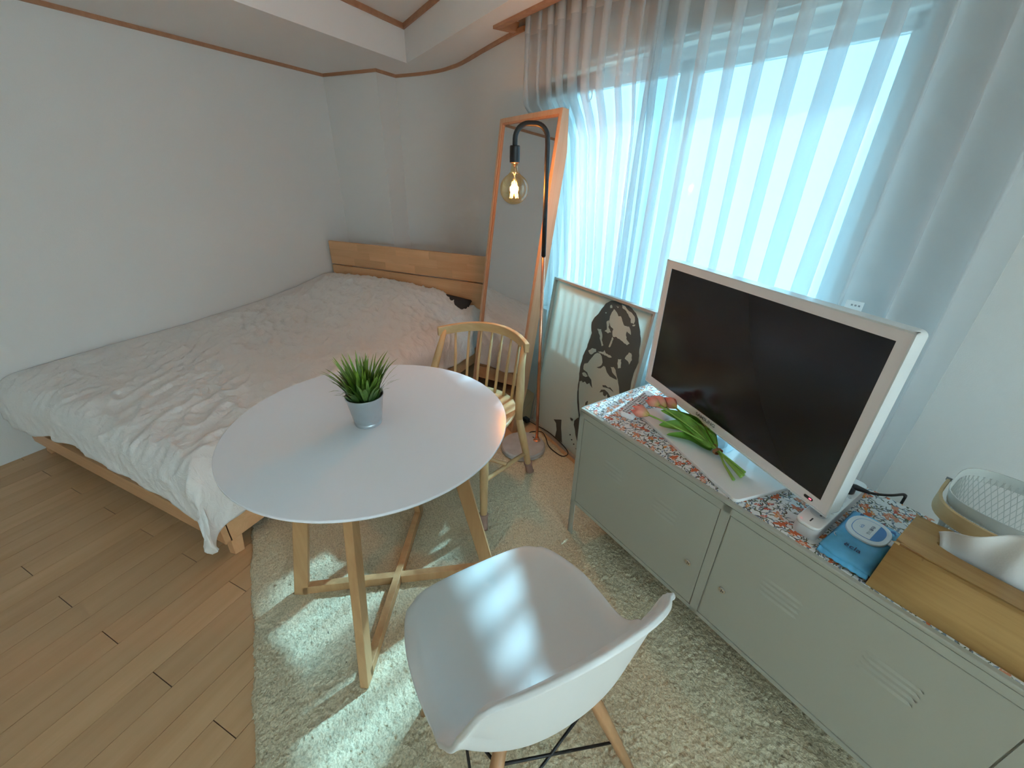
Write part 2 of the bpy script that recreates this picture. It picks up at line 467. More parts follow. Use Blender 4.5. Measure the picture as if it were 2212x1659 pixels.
def copy_part(o, parent=None, loc=None, rot=None, scale=None):
    c = o.copy(); COL.objects.link(c)
    c.parent = parent if parent is not None else o.parent
    if loc is not None: c.location = loc
    if rot is not None: c.rotation_euler = rot
    if scale is not None: c.scale = scale
    return c
def text_part(name, body, size, mat, parent, M, bold=0.0, sx=1.0, align='CENTER'):
    cu = bpy.data.curves.new(name, 'FONT'); cu.body = body; cu.size = size; cu.align_x = align; cu.align_y = 'CENTER'
    cu.extrude = 0.0002; cu.offset = bold; cu.resolution_u = 3
    tmp = bpy.data.objects.new(name + '_tmp', cu); COL.objects.link(tmp)
    bpy.context.view_layer.update()
    me = bpy.data.meshes.new_from_object(tmp.evaluated_get(bpy.context.evaluated_depsgraph_get()))
    bpy.data.objects.remove(tmp); bpy.data.curves.remove(cu)
    me.transform(M @ Matrix.Diagonal((sx, 1, 1, 1)))
    me.materials.clear(); me.materials.append(MATS[mat]); me.name = name
    o = bpy.data.objects.new(name, me); COL.objects.link(o); o.parent = parent
    return o
def catmull(pts, n=8):
    pts = [Vector(p) for p in pts]; out = []
    for i in range(len(pts) - 1):
        p0, p1, p2, p3 = pts[max(i - 1, 0)], pts[i], pts[i + 1], pts[min(i + 2, len(pts) - 1)]
        for k in range(n):
            u = k / n
            out.append(0.5 * ((2 * p1) + (p2 - p0) * u + (2 * p0 - 5 * p1 + 4 * p2 - p3) * u * u + (3 * p1 - p0 - 3 * p2 + p3) * u ** 3))
    out.append(pts[-1]); return out
def lerp(a, b_, u): return a + (b_ - a) * u
def sstep(a, b_, x):
    u = min(1, max(0, (x - a) / (b_ - a))); return u * u * (3 - 2 * u)
def interp(x, xs, ys):
    return float(np.interp(x, xs, ys))

# the window wall's own axes: a = along it to the right, n = outwards
WA = R(-31.53344)
WD = Vector((math.cos(WA), math.sin(WA), 0)); WN = Vector((-math.sin(WA), math.cos(WA), 0))
def W(a, n, z=0.0): return WD * a + WN * n + Vector((0, 0, z))
MW = Matrix(((WD.x, WN.x, 0, 0), (WD.y, WN.y, 0, 0), (0, 0, 1, 0), (0, 0, 0, 1)))

# ================================================================== THE ROOM
XL, ZS, ZC = -3.158, 2.122, 2.34       # left wall, soffit height, raised ceiling height
ER = 1.9
DW = 1.60                              # inner face of the window wall
TOP = 2.45
# floor slab (below the planks) and planks
fl = MB().box(XL - 0.1, 3.4, -2.2, 3.5, -0.06, -0.014)
floor = struct(fl.build('floor', 'floor_joint'), 'light wood strip floor with staggered butt joints')
PW_, PL = 0.1, 0.933
plank_me = None
offs = {0: 0.196, 1: 0.196 + 2 * PL / 3 - PL, 2: 0.507}
def plank(x0, x1, y0, y1):
    global plank_me
    g = 0.0007
    full = abs((y1 - y0) - PL) < 1e-6 and abs((x1 - x0) - PW_) < 1e-6
    if full and plank_me is not None:
        o = bpy.data.objects.new('plank', plank_me); COL.objects.link(o); o.parent = floor
    else:
        b_ = MB(); w, l = (x1 - x0) / 2 - g, (y1 - y0) / 2 - 0.0012
        b_.box(-w, w, -l, l, -0.014, 0.0)
        o = b_.build('plank', 'floor_wood', floor)
        if full: plank_me = o.data
    o.location = ((x0 + x1) / 2, (y0 + y1) / 2, 0)
k = 0
ix0 = int(math.floor((XL + 0.917) / PW_)); x = -0.917 + PW_ * ix0
while x < 1.15:
    xa, xb = max(x, XL), x + PW_
    row = round((x + 0.05 + 0.967) / PW_) % 3
    y = offs[row]
    while y > -0.75: y -= PL
    while y < 3.3:
        plank(xa, xb, max(y, -0.75), min(y + PL, 3.31)); y += PL
    x += PW_

# the strips beyond the camera's view, joined
b_ = MB(); xe = x; xx = -0.917 + PW_ * ix0
while xx < 3.4:
    y0_, y1_ = -2.2, (-0.75 if xx < xe - 0.01 else 1.6)
    b_.box(max(xx, XL) + 0.0007, xx + PW_ - 0.0007, y0_, y1_ - 0.0012, -0.014, 0.0); xx += PW_
b_.build('outer_planks', 'floor_wood', floor)['kind'] = 'stuff'

# walls
struct(MB().box(XL - 0.12, XL, -2.2, 3.1, -0.014, TOP).build('wall_left', 'wallpaper'), 'plain pale wall behind the bed')
curve = catmull([(-2.606, 3.314, 0), (-2.36, 3.312, 0), (-2.148, 3.272, 0), (-1.99, 3.20, 0), (-1.844, 3.111, 0), (-1.522, 2.855, 0), (-1.202, 2.612, 0), tuple(W(-2.20, DW))], 6)
path = [Vector((XL, 3.083, 0)), Vector((-2.606, 3.083, 0))] + curve
b_ = MB()
poly = [(p.x, p.y) for p in path] + [tuple(W(-2.20, DW + 0.2).xy), (-1.9, 3.5), (XL - 0.12, 3.5), (XL - 0.12, 3.083)]
b_.prism(poly, -0.014, TOP)
struct(smooth_angle(b_.build('wall_back', 'wallpaper', tri=True), 0.35), 'pale wall with a corner column that curves round to the window')
# window wall with opening
WA0, WA1, WZ0, WZ1 = -2.07, -0.525, 0.64, 1.868

b_ = MB()
b_.box(-2.20, WA0, DW, DW + 0.2, -0.014, TOP, MW); b_.box(WA1, ER, DW, DW + 0.2, -0.014, TOP, MW)
b_.box(WA0, WA1, DW, DW + 0.2, -0.014, WZ0, MW); b_.box(WA0, WA1, DW, DW + 0.2, WZ1, TOP, MW)
struct(b_.build('wall_window', 'wallpaper'), 'pale wall with the window behind the sheer curtains')
pr = W(ER, DW)
VY0, VY1, VZ0, VZ1 = -2.05, -0.62, 0.60, 2.04      # opening of the added fill-light window, right of the camera
b_ = MB()
b_.box(pr.x, pr.x + 0.12, -2.2, VY0, -0.014, TOP); b_.box(pr.x, pr.x + 0.12, VY1, pr.y + 0.2, -0.014, TOP)
b_.box(pr.x, pr.x + 0.12, VY0, VY1, -0.014, VZ0); b_.box(pr.x, pr.x + 0.12, VY0, VY1, VZ1, TOP)
struct(b_.build('wall_right', 'wallpaper'), 'pale wall right of the camera')
struct(MB().box(XL - 0.12, pr.x + 0.12, -2.32, -2.2, -0.014, TOP).build('wall_rear', 'wallpaper'), 'pale wall behind the camera')

# ceiling: lower border, raised centre
AX, AY = -2.262, 3.02
tdir = Vector((math.cos(R(-34.0)), math.sin(R(-34.0)), 0))
A = Vector((AX, AY, 0)); B = A + tdir * 5.2
BOXN = 1.488
bx0 = W(-2.372, BOXN)
outer = [(XL, -2.2), (XL, 3.083), (-2.606, 3.083)] + [(p.x, p.y) for p in curve[:-3]] + [tuple(W(-2.372, 1.62).xy), tuple(bx0.xy), tuple(W(ER, BOXN).xy), (pr.x, -0.75)]
bx_ = MB()
soff = outer + [(B.x, B.y), (AX, AY), (AX, -2.2)]
bx_.prism(soff, ZS, ZC + 0.02)
bx_.prism([(XL - 0.1, -2.3), (XL - 0.1, 3.5), (-1.9, 3.5), tuple(W(-2.2, 1.8).xy), tuple(W(ER, 1.8).xy), (pr.x + 0.1, -2.3)][::-1], ZC, ZC + 0.1)
bx_.box(-2.4, ER, BOXN - 0.005, DW + 0.1, 2.27, 2.36, MW)
struct(bx_.build('ceiling', 'ceiling_paper', tri=True), 'pale ceiling with a raised centre panel')
def strip(name, pts, off, z0, z1, label):
    """thin moulding following a wall line; off = thickness to the room side"""
    b_ = MB(); pts = [Vector(p) for p in pts]; n = len(pts); ins = []
    for i in range(n):
        d0 = (pts[i] - pts[max(i - 1, 0)]); d1 = (pts[min(i + 1, n - 1)] - pts[i])
        if d0.length < 1e-6: d0 = d1
        if d1.length < 1e-6: d1 = d0
        d0.normalize(); d1.normalize()
        n0 = Vector((d0.y, -d0.x, 0)); n1 = Vector((d1.y, -d1.x, 0)); m_ = (n0 + n1).normalized()
        ins.append(pts[i] + m_ * off / max(0.35, m_.dot(n0)))
    vs = []
    for p, q in zip(pts, ins): vs += [(p.x, p.y, z0), (q.x, q.y, z0), (q.x, q.y, z1), (p.x, p.y, z1)]
    fs = []
    for i in range(n - 1):
        for k in range(4): fs.append((4 * i + k, 4 * i + (k + 1) % 4, 4 * i + 4 + (k + 1) % 4, 4 * i + 4 + k))
    fs += [(0, 1, 2, 3), (4 * n - 1, 4 * n - 2, 4 * n - 3, 4 * n - 4)]
    b_.add(vs, fs)
    return struct(b_.build(name, 'trim_wood'), label)
wallpath = [Vector((XL, -2.2, 0)), Vector((XL, 3.083, 0)), Vector((-2.606, 3.083, 0))] + curve[:-4]
strip('trim_1', wallpath, 0.012, ZS - 0.021, ZS + 0.001, 'thin brown wood moulding along the top of the walls')
strip('trim_2', [(B.x, B.y, 0), (AX, AY, 0), (AX, -2.2, 0)], -0.014, ZC - 0.030, ZC + 0.001, 'brown wood moulding round the raised ceiling panel')
b_ = MB()
b_.box(-2.372, ER, BOXN - 0.034, BOXN, ZS - 0.014, ZS + 0.03, MW)
b_.box(-2.404, -2.370, BOXN - 0.034, 1.615, ZS - 0.014, ZS + 0.03, MW)
struct(b_.build('trim_3', 'trim_wood'), 'brown wood moulding edging the curtain recess')

# window
wn_ = bpy.data.objects.new('window_1', None); COL.objects.link(wn_); struct(wn_, 'white framed sliding window behind the sheer curtains')
wn_.location = W((WA0 + WA1) / 2, 1.70, WZ0); wn_.rotation_euler = (0, 0, WA)
wc = (WA0 + WA1) / 2
def wb(name, mat, boxes, bevel=0.0, parent=wn_):
    b_ = MB()
    for a0, a1, n0, n1, z0, z1 in boxes: b_.box(a0 - wc, a1 - wc, n0 - 1.70, n1 - 1.70, z0 - WZ0, z1 - WZ0)
    return b_.build(name, mat, parent, bevel=bevel)
wb('window_frame', 'window_frame', [(WA0, WA0 + 0.035, 1.665, 1.775, WZ0, WZ1), (WA1 - 0.035, WA1, 1.665, 1.775, WZ0, WZ1), (WA0, WA1, 1.665, 1.775, WZ1 - 0.035, WZ1), (WA0, WA1, 1.665, 1.775, WZ0, WZ0 + 0.035)])
for a0, a1, n0 in ((WA0 + 0.03, -1.27, 1.675), (-1.345, WA1 - 0.03, 1.722)):
    s = wb('sash', 'window_frame', [(a0, a0 + 0.05, n0, n0 + 0.035, WZ0 + 0.03, WZ1 - 0.03), (a1 - 0.05, a1, n0, n0 + 0.035, WZ0 + 0.03, WZ1 - 0.03), (a0, a1, n0, n0 + 0.035, WZ1 - 0.075, WZ1 - 0.03), (a0, a1, n0, n0 + 0.035, WZ0 + 0.03, WZ0 + 0.08)])
    wb('pane', 'blue_tint_glass', [(a0 + 0.045, a1 - 0.045, n0 + 0.016, n0 + 0.020, WZ0 + 0.07, WZ1 - 0.07)], parent=s)
wb('window_sill', 'window_frame', [(WA0, WA1, DW - 0.0, 1.668, WZ0 - 0.004, WZ0 + 0.012)])
# head casing boards above the window
b_ = MB(); b_.box(-2.19, -0.35, DW - 0.014, DW, 1.90, 2.0, MW); b_.box(-2.19, -0.35, DW - 0.024, DW, 2.0, 2.015, MW); b_.box(-2.19, -0.35, DW - 0.02, DW, 1.885, 1.90, MW)
struct(b_.build('trim_4', 'window_frame'), 'white casing board over the window')


# unseen window added to bring in fill light, right of the camera
w2_ = bpy.data.objects.new('fill_window', None); COL.objects.link(w2_); struct(w2_, 'wide white framed window added for fill light in the wall right of the camera')
w2_.location = (pr.x + 0.06, (VY0 + VY1) / 2, VZ0)
def vb(name, mat, boxes, parent=w2_):
    b_ = MB(); c = (VY0 + VY1) / 2
    for y0, y1, x0, x1, z0, z1 in boxes: b_.box(x0, x1, y0 - c, y1 - c, z0 - VZ0, z1 - VZ0)
    return b_.build(name, mat, parent)
vb('window_frame', 'window_frame', [(VY0, VY0 + 0.04, -0.05, 0.05, VZ0, VZ1), (VY1 - 0.04, VY1, -0.05, 0.05, VZ0, VZ1), (VY0, VY1, -0.05, 0.05, VZ1 - 0.04, VZ1), (VY0, VY1, -0.05, 0.05, VZ0, VZ0 + 0.04)])
vm = (VY0 + VY1) / 2
for y0, y1, n0 in ((VY0 + 0.03, vm + 0.02, -0.03), (vm - 0.02, VY1 - 0.03, 0.01)):
    s = vb('sash', 'window_frame', [(y0, y0 + 0.04, n0, n0 + 0.03, VZ0 + 0.03, VZ1 - 0.03), (y1 - 0.04, y1, n0, n0 + 0.03, VZ0 + 0.03, VZ1 - 0.03), (y0, y1, n0, n0 + 0.03, VZ1 - 0.07, VZ1 - 0.03), (y0, y1, n0, n0 + 0.03, VZ0 + 0.03, VZ0 + 0.07)])
    vb('pane', 'pane_glass', [(y0 + 0.04, y1 - 0.04, n0 + 0.013, n0 + 0.017, VZ0 + 0.07, VZ1 - 0.07)], s)

# ================================================================== CURTAINS
def curtain(name, label, a0, a1, npl, zt, zb, n0, amp, A_, left_fn=None, tape=True, seed=0, endsoft=False):
    root = thing(name, label, 'curtain', W((a0 + a1) / 2, n0, zb), WA, 'sheer curtain panels on the window wall')
    p = (a1 - a0) / npl; ac = (a0 + a1) / 2
    ph = [random.uniform(-0.12, 0.12) for _ in range(npl + 3)]
    am = [random.uniform(0.75, 1.25) for _ in range(npl + 3)]
    def fn(u, z):
        tt = u * npl; i = int(tt); fr = tt - i
        j = min(i, npl); a_ = lerp(am[j], am[j + 1], sstep(0, 1, fr)); f_ = lerp(ph[j], ph[j + 1], fr)
        zz = (z - zb) / (zt - zb)
        k = lerp(1.0, 0.86, zz)
        A2 = A_
        if endsoft: A2 = A_ * (1 - 0.40 * sstep(0.70, 0.80, u))
        s = math.sin(2 * math.pi * tt + 0.35 * math.sin(z * 2.1 + j))
        al = a0 + p * (tt + f_) + A2 * a_ * p / (2 * math.pi) * s
        nn = amp * a_ * k * math.cos(2 * math.pi * tt + 0.25 * math.sin(z * 1.7 + j * 1.3)) + 0.006 * math.sin(z * 3 + tt)
        if left_fn: al, nn = left_fn(al, nn, z, u)
        return Vector((al - ac, nn, z - zb))
    b_ = MB(); b_.grid(lambda u, v: fn(u, lerp(zb, zt, v)), npl * 18, 26)
    b_.build('cloth', 'sheer_cloth', root, smooth=True)
    if tape:
        b_ = MB(); b_.grid(lambda u, v: fn(u, lerp(2.055, zt, v)) + Vector((0, -0.0015, 0)), npl * 18, 3)
        b_.build('heading_tape', 'sheer_tape', root, smooth=True)
        b_ = MB(); b_.grid(lambda u, v: fn(u, lerp(zb, zb + 0.07, v)) + Vector((0, -0.0015, 0)), npl * 18, 3)
        b_.build('hem', 'sheer_tape', root, smooth=True)
    return root
def lf(al, nn, z, u):
    # the left edge is pushed aside and back by the leaning mirror
    e = interp(z, [0.0, 1.0, 1.62, 1.72, 1.80, 2.3], [-1.93, -1.93, -2.06, -2.21, -2.24, -2.23])
    w0, w1 = -2.23, -1.28
    al2 = w1 - (w1 - al) * (w1 - e) / (w1 - w0)
    sq = 1 - 0.45 * sstep(1.76, 1.66, z) * sstep(0.5, 0.0, u)
    return al2, nn * sq + 0.012 * sstep(1.78, 1.66, z) * sstep(0.6, 0.2, u)
curtain('sheer_curtain', 'left white sheer curtain panel swept behind the leaning mirror', -2.23, -1.28, 10, 2.26, 0.045, 1.535, 0.024, 2.5, lf)
rc = curtain('sheer_curtain', 'right white sheer curtain panel hanging behind the television', -1.40, -0.185, 11, 2.26, 0.045, 1.53, 0.030, 2.3, None, endsoft=True)
# care label sewn to the curtain
tg = MB().box(-0.024, 0.020, -0.0006, 0.0006, -0.045, 0.045).build('care_label', 'tag_paper', rc)
tg.location = (-0.420 + (1.40 + 0.185) / 2, -0.036, 1.062 - 0.045); tg.rotation_euler = (0, 0, 0)
tg['label'] = 'small white care label'
b_ = MB()
for zz in (0.030, -0.006):
    for xx in (-0.010, -0.001, 0.008): b_.box(xx, xx + 0.005, -0.0009, -0.0006, zz, zz + 0.005)
    for q in range(2): b_.box(-0.008, 0.012, -0.0009, -0.0006, zz - 0.012 - q * 0.008, zz - 0.0105 - q * 0.008)
b_.build('print', 'tag_ink', tg)

# wooden rail with a red sticker behind the left curtain
rl = thing('hanging_rail', 'short wooden rail with a red sticker behind the left curtain', 'rail', W(-1.92, DW - 0.012, 1.775), WA)
MB().box(-0.26, 0.215, -0.012, 0.012, 0, 0.066).build('board', 'trim_wood', rl, bevel=0.003)
MB().box(0.06, 0.145, -0.0135, -0.012, 0.006, 0.056).build('sticker', 'sticker_red', rl)
b_ = MB(); b_.tube([(0.19 + 0.018 * math.cos(a), -0.018, -0.02 + 0.026 * math.sin(a)) for a in [i * math.pi / 8 for i in range(17)]], 0.003, 6, caps=False)
b_.build('ring', 'chrome', rl, smooth=True)

# ================================================================== RUG
rw, rlg = 1.545, 2.35
ra = WA - R(3.3)
rug_c = W(-1.775, -0.215, 0.0)
nu, nv = 300, 440
U, V = np.meshgrid(np.linspace(0, 1, nu + 1), np.linspace(0, 1, nv + 1), indexing='ij')
jx = rng.normal(0, 0.0016, U.shape); jy = rng.normal(0, 0.0016, U.shape)
h = 0.0125 + rng.normal(0, 0.0017, U.shape)
edge = np.minimum(np.minimum(U * rw, (1 - U) * rw), np.minimum(V * rlg, (1 - V) * rlg))
h = h * np.clip(0.15 + edge / 0.012, 0, 1)
wob = 0.004 * np.sin(V * 31) + 0.003 * np.sin(V * 83 + 1)
X = V * rlg + jx; Y = U * rw + jy + wob * (U < 0.004) + wob * (U > 0.996)
vs = np.stack([X, Y, np.maximum(h, 0.0008)], -1).reshape(-1, 3)
idx = np.arange((nu + 1) * (nv + 1)).reshape(nu + 1, nv + 1)
fs = np.stack([idx[:-1, :-1], idx[:-1, 1:], idx[1:, 1:], idx[1:, :-1]], -1).reshape(-1, 4)
me = bpy.data.meshes.new('rug'); me.from_pydata(vs.tolist(), [], fs.tolist()); me.materials.append(MATS['rug_pile'])
for p in me.polygons: p.use_smooth = True
rug = bpy.data.objects.new('rug', me); COL.objects.link(rug); rug.location = rug_c; rug.rotation_euler = (0, 0, ra)
tag(rug, 'cream looped pile rug lying under the round table', 'rug')
ZR = 0.0125

# ================================================================== BED
BX0, BX1, BY0, BY1 = -3.125, -1.51, 0.58, 2.82
bed = thing('bed', 'low oak bed frame with a two board headboard', 'bed', ((BX0 + BX1) / 2, (BY0 + BY1) / 2, 0))
def bp_(name, mat, boxes, bevel=0.003):
    b_ = MB()
    for q in boxes: b_.box(*q)
    return b_.build(name, mat, bed, bevel=bevel, world=True)
hb1 = bp_('headboard_board', 'bed_wood', [(BX0, BX1, 2.808, 2.838, 0.660, 0.858)])
hb2 = bp_('headboard_board', 'bed_wood', [(BX0, BX1, 2.808, 2.838, 0.40, 0.649)])
hb3 = bp_('headboard_board', 'bed_wood', [(BX0, BX1, 2.812, 2.838, 0.19, 0.385)])
# staves glued into the headboard boards: slightly proud lamellae
random.seed(3)
for (z0, z1, hb) in ((0.664, 0.728, hb1), (0.729, 0.793, hb1), (0.794, 0.856, hb1), (0.402, 0.486, hb2), (0.487, 0.571, hb2), (0.572, 0.647, hb2)):
    x = BX0 + 0.001
    while x < BX1 - 0.01:
        x2 = min(x + random.uniform(0.22, 0.46), BX1 - 0.001)
        if BX1 - x2 < 0.12: x2 = BX1 - 0.001
        st = MB().box(-(x2 - x) / 2 + 0.0001, (x2 - x) / 2 - 0.0001, -0.0012, 0.0, -(z1 - z0) / 2 + 0.0001, (z1 - z0) / 2 - 0.0001).build('stave', 'bed_wood', hb)
        st.location = ((x + x2) / 2 - bed.location.x, 2.808 - bed.location.y, (z0 + z1) / 2)
        x = x2
for xx in (BX0 + 0.12, BX1 - 0.19): bp_('headboard_post', 'bed_wood', [(xx, xx + 0.07, 2.838, 2.865, 0.0, 0.80)])
bp_('side_rail', 'bed_wood', [(BX1 - 0.03, BX1, 0.60, 2.81, 0.075, 0.165)])
bp_('side_rail', 'bed_wood', [(BX0, BX0 + 0.03, 0.60, 2.81, 0.075, 0.165)])
bp_('foot_rail', 'bed_wood', [(BX0, BX1, 0.58, 0.61, 0.075, 0.165)])
bp_('platform_edge', 'bed_wood', [(BX1 - 0.085, BX1 - 0.012, 0.60, 2.81, 0.165, 0.195)])
for i in range(11):
    y = 0.66 + i * 0.195
    bp_('slat', 'bed_wood', [(BX0 + 0.03, BX1 - 0.086, y, y + 0.09, 0.172, 0.190)], 0)
for lx, ly in ((BX1 - 0.02, BY0 + 0.035), (BX0 + 0.05, BY0 + 0.035), (BX1 - 0.05, 2.72), (BX0 + 0.05, 2.72)):
    b_ = MB(); sx = 0.03 if lx > -2 else -0.03
    b_.bar((lx - sx, ly + (0.03 if ly < 1 else -0.02), 0.17), (lx + sx * 0.2, ly, 0.0), 0.055, 0.055, up=(0, 1, 0), w2=0.04, h2=0.04)
    b_.build('leg', 'bed_wood', bed, bevel=0.003, world=True)
bp_('centre_beam', 'bed_dark', [(-2.36, -2.28, 0.62, 2.8, 0.03, 0.165)])

mt = MB().box(BX0 + 0.02, -1.585, 0.62, 2.79, 0.192, 0.40).build('mattress', 'mattress_cloth', bevel=0.04, seg=4)
tag(mt, 'thick mattress under the cream duvet', 'mattress')
pl = MB()
def pil(u, v):
    a, b2 = (u - 0.5) * 2, (v - 0.5) * 2
    th = 0.055 * (max(0, 1 - a ** 4) ** 0.5) * (max(0, 1 - b2 ** 4) ** 0.5)
    return a, b2, th
pl.grid(lambda u, v: Vector((pil(u, v)[0] * 0.30, pil(u, v)[1] * 0.15, 0.06 + pil(u, v)[2])), 14, 10)
pl.grid(lambda u, v: Vector((pil(u, v)[0] * 0.30, pil(u, v)[1] * 0.15, 0.06 - pil(u, v)[2])), 14, 10)
po = pl.build('pillow', 'pillow_dark', smooth=True); po.location = (-1.95, 2.70, 0.405); po.rotation_euler = (R(32), R(5), R(4))
tag(po, 'dark grey pillow corner peeking out between duvet and headboard', 'pillow')

# duvet
def dz(x, y):
    base = 0.452 + 0.012 * math.sin(x * 2.3 + 1) * math.sin(y * 1.9)
    wall = interp(y, [0.5, 0.9, 1.5, 2.04, 2.4, 2.7, 2.85], [0.450, 0.462, 0.468, 0.492, 0.528, 0.580, 0.575])
    pb = interp(y, [0.5, 1.5, 1.95, 2.2, 2.42, 2.62, 2.74, 2.80], [0, 0.0, 0.03, 0.085, 0.145, 0.165, 0.155, 0.125])
    fade = interp(x, [-3.2, -2.9, -2.67, -2.17, -1.95, -1.80, -1.68, -1.55], [0.80, 0.93, 1.0, 0.98, 0.78, 0.42, 0.05, -0.15])
    z = base + pb * fade
    return lerp(wall, z, sstep(0.0, 0.30, x - (XL + 0.01)))
def drape(s, r):
    """s past the edge: outward travel, drop"""
    if s <= 0: return s, 0.0
    L = r * math.pi / 2
    if s < L: a = s / r; return r * math.sin(a), r * (1 - math.cos(a))
    return r + (s - L) * 0.10, r + (s - L) * 0.99
EX, EY = -1.63, 0.66          # where the top starts to turn over
def duv(u, v):
    s = lerp(0, 1.855, u); t_ = lerp(0, 2.42, v)
    x0 = XL + 0.012 + s; y0 = 2.795 - t_
    head = sstep(1.9, 2.75, y0)
    ex = EX - 0.03 * head
    ox, dx = drape(x0 - ex, 0.13 + 0.05 * head)
    oy, dy = drape(EY - y0, 0.12)
    x = ex + ox if x0 > ex else x0
    y = EY - oy if y0 < EY else y0
    wob = 0.5 + 0.5 * math.sin(x0 * 9 + 1.3) * math.sin(x0 * 4.1)
    dy *= 1.0 - 0.28 * sstep(-2.9, -2.4, x0) * (1 - sstep(-1.75, -1.5, x0)) + 0.04 * (wob - 0.5)
    dx *= 1.0 - 0.10 * math.sin(y0 * 5.3) * 0.5
    dr = (dx ** 3.5 + dy ** 3.5) ** (1 / 3.5)
    zt = dz(min(x, ex), max(y, EY))
    z = zt - dr
    q = Vector((x0 * 1.0, y0 * 1.0, 0))
    a1 = noise.noise(q * 2.1) * 0.012
    a2 = noise.noise(Vector((x0 * 7 + y0 * 3, y0 * 8 - x0 * 4, 3))) * 0.0085
    a3 = (1 - abs(noise.noise(Vector((x0 * 10 + y0 * 5, y0 * 6.5, 9))))) ** 4 * 0.015
    a4 = (1 - abs(noise.noise(Vector((x0 * 21, y0 * 14 + x0 * 9, 5))))) ** 5 * 0.009
    edge_ = sstep(0.0, 0.12, s)
    amp = (a1 + a2 + a3 + a4) * edge_
    side = sstep(0.02, 0.16, dr)
    fx = sstep(0.02, 0.12, dx); fy = sstep(0.02, 0.12, dy)
    x += side * fx * (0.020 * math.sin(y0 * 13 + 2 * math.sin(y0 * 3)) + 0.012 * math.sin(y0 * 31)) * sstep(0, 0.3, dx)
    y -= side * fy * (0.014 * math.sin(x0 * 12 + 2 * math.sin(x0 * 5)) + 0.008 * math.sin(x0 * 27)) * sstep(0, 0.3, dy)
    # bunched up corner at the foot
    c = sstep(1.60, 1.80, s) * sstep(2.15, 2.35, t_)
    x += 0.015 * c; y -= 0.012 * c; z -= 0.050 * c
    x += 0.4 * amp * fx; y -= 0.4 * amp * fy
    return Vector((x, y, max(0.10, z + amp * (1 - 0.6 * side))))
b_ = MB(); b_.grid(duv, 190, 240)
dv = b_.build('duvet', 'duvet_cloth', smooth=True)
so = dv.modifiers.new('solid', 'SOLIDIFY'); so.thickness = 0.016; so.offset = -1.0
tag(dv, 'cream rumpled duvet spread over the whole bed', 'duvet')

# ================================================================== FLOOR MIRROR
mp_, ma, ml, mw, mh = Vector((-1.345, 2.245, 0.0)), R(-34.153), R(7.833), 0.58, 1.711
mir = thing('floor_mirror', 'tall ash framed floor mirror leaning back against the curtain', 'mirror', mp_, rot=(0, 0, 0))
mir.rotation_euler = (Matrix.Rotation(ma, 4, 'Z') @ Matrix.Rotation(-ml, 4, 'X')).to_euler()
fw = 0.022
def side_poly(x0, x1, name):
    prof = [(0.0, 0.0), (0.0, mh), (0.036, mh), (0.066, mh * 0.90), (0.060, 0.30), (0.030, 0.0)]
    b_ = MB(); n = len(prof)
    vs = [(x0, y, z) for y, z in prof] + [(x1, y, z) for y, z in prof]
    b_.add(vs, [tuple(range(n)), tuple(range(2 * n - 1, n - 1, -1))] + [(i, i + n, (i + 1) % n + n, (i + 1) % n) for i in range(n)])
    return b_.build(name, 'ash', mir, bevel=0.0015)
side_poly(0, fw, 'side_frame'); side_poly(mw - fw, mw, 'side_frame')
MB().box(fw, mw - fw, 0, 0.036, mh - fw, mh).build('top_frame', 'ash', mir)
MB().box(fw, mw - fw, 0, 0.030, 0, fw).build('bottom_frame', 'ash', mir)
b_ = MB()
for q in ((fw, fw + 0.008, 0.004, 0.012, fw, mh - fw), (mw - fw - 0.008, mw - fw, 0.004, 0.012, fw, mh - fw), (fw, mw - fw, 0.004, 0.012, mh - fw - 0.008, mh - fw), (fw, mw - fw, 0.004, 0.012, fw, fw + 0.008)): b_.box(*q)
b_.build('inner_lip', 'ash_front', mir)
MB().box(fw, mw - fw, 0.012, 0.015, fw, mh - fw).build('glass', 'mirror_glass', mir)
MB().box(fw, mw - fw, 0.016, 0.022, fw, mh - fw).build('backing', 'mirror_backing', mir)

# ================================================================== FLOOR LAMP
LB = Vector((-0.735, 1.785, 0.0))
lamp = thing('floor_lamp', 'copper and black floor lamp with a lit globe bulb and concrete base', 'lamp', (LB.x, LB.y, ZR))
b_ = MB(); b_.lathe([(0.0, 0.0), (0.118, 0.0), (0.126, 0.006), (0.126, 0.026), (0.120, 0.034), (0.0, 0.034)], 48)
smooth_angle(b_.build('base', 'concrete', lamp), 0.5)
p0 = Vector((-0.677, 1.852, 0)) - LB; p0.z = 0
top = 1.594
ad = (Vector((-0.827, 1.800, 0)) - Vector((-0.700, 1.847, 0)))
pt = Vector((-0.700, 1.847, 0)) - LB
def polept(z): u = z / top; q = p0.lerp(pt, u); return Vector((q.x, q.y, z))
b_ = MB(); b_.tube([polept(0.03), polept(0.55), polept(1.075)], 0.0085, 14); b_.build('lower_pole', 'copper', lamp, smooth=True)
b_ = MB(); b_.lathe([(0.0, 0.0), (0.021, 0.0), (0.021, 0.003), (0.013, 0.006), (0.012, 0.022), (0.0, 0.022)], 24, (p0.x, p0.y, 0.034)); smooth_angle(b_.build('pole_collar', 'copper', lamp), 0.5)
L = ad.length; adn = ad.normalized()
pts = [polept(1.070), polept(1.30), polept(top - 0.075)]
rr = 0.055
for i in range(1, 9):
    a = i / 8 * math.pi / 2
    q = polept(top - 0.0); c = Vector((pt.x, pt.y, top - rr)) + adn * rr
    pts.append(c - adn * (rr * math.cos(a)) + Vector((0, 0, rr * math.sin(a))))
for i in range(0, 9):
    a = i / 8 * math.pi / 2
    c = Vector((pt.x, pt.y, top - rr)) + adn * (L - rr)
    pts.append(c + adn * (rr * math.sin(a)) + Vector((0, 0, rr * math.cos(a))))
end = Vector((pt.x, pt.y, 0)) + adn * L
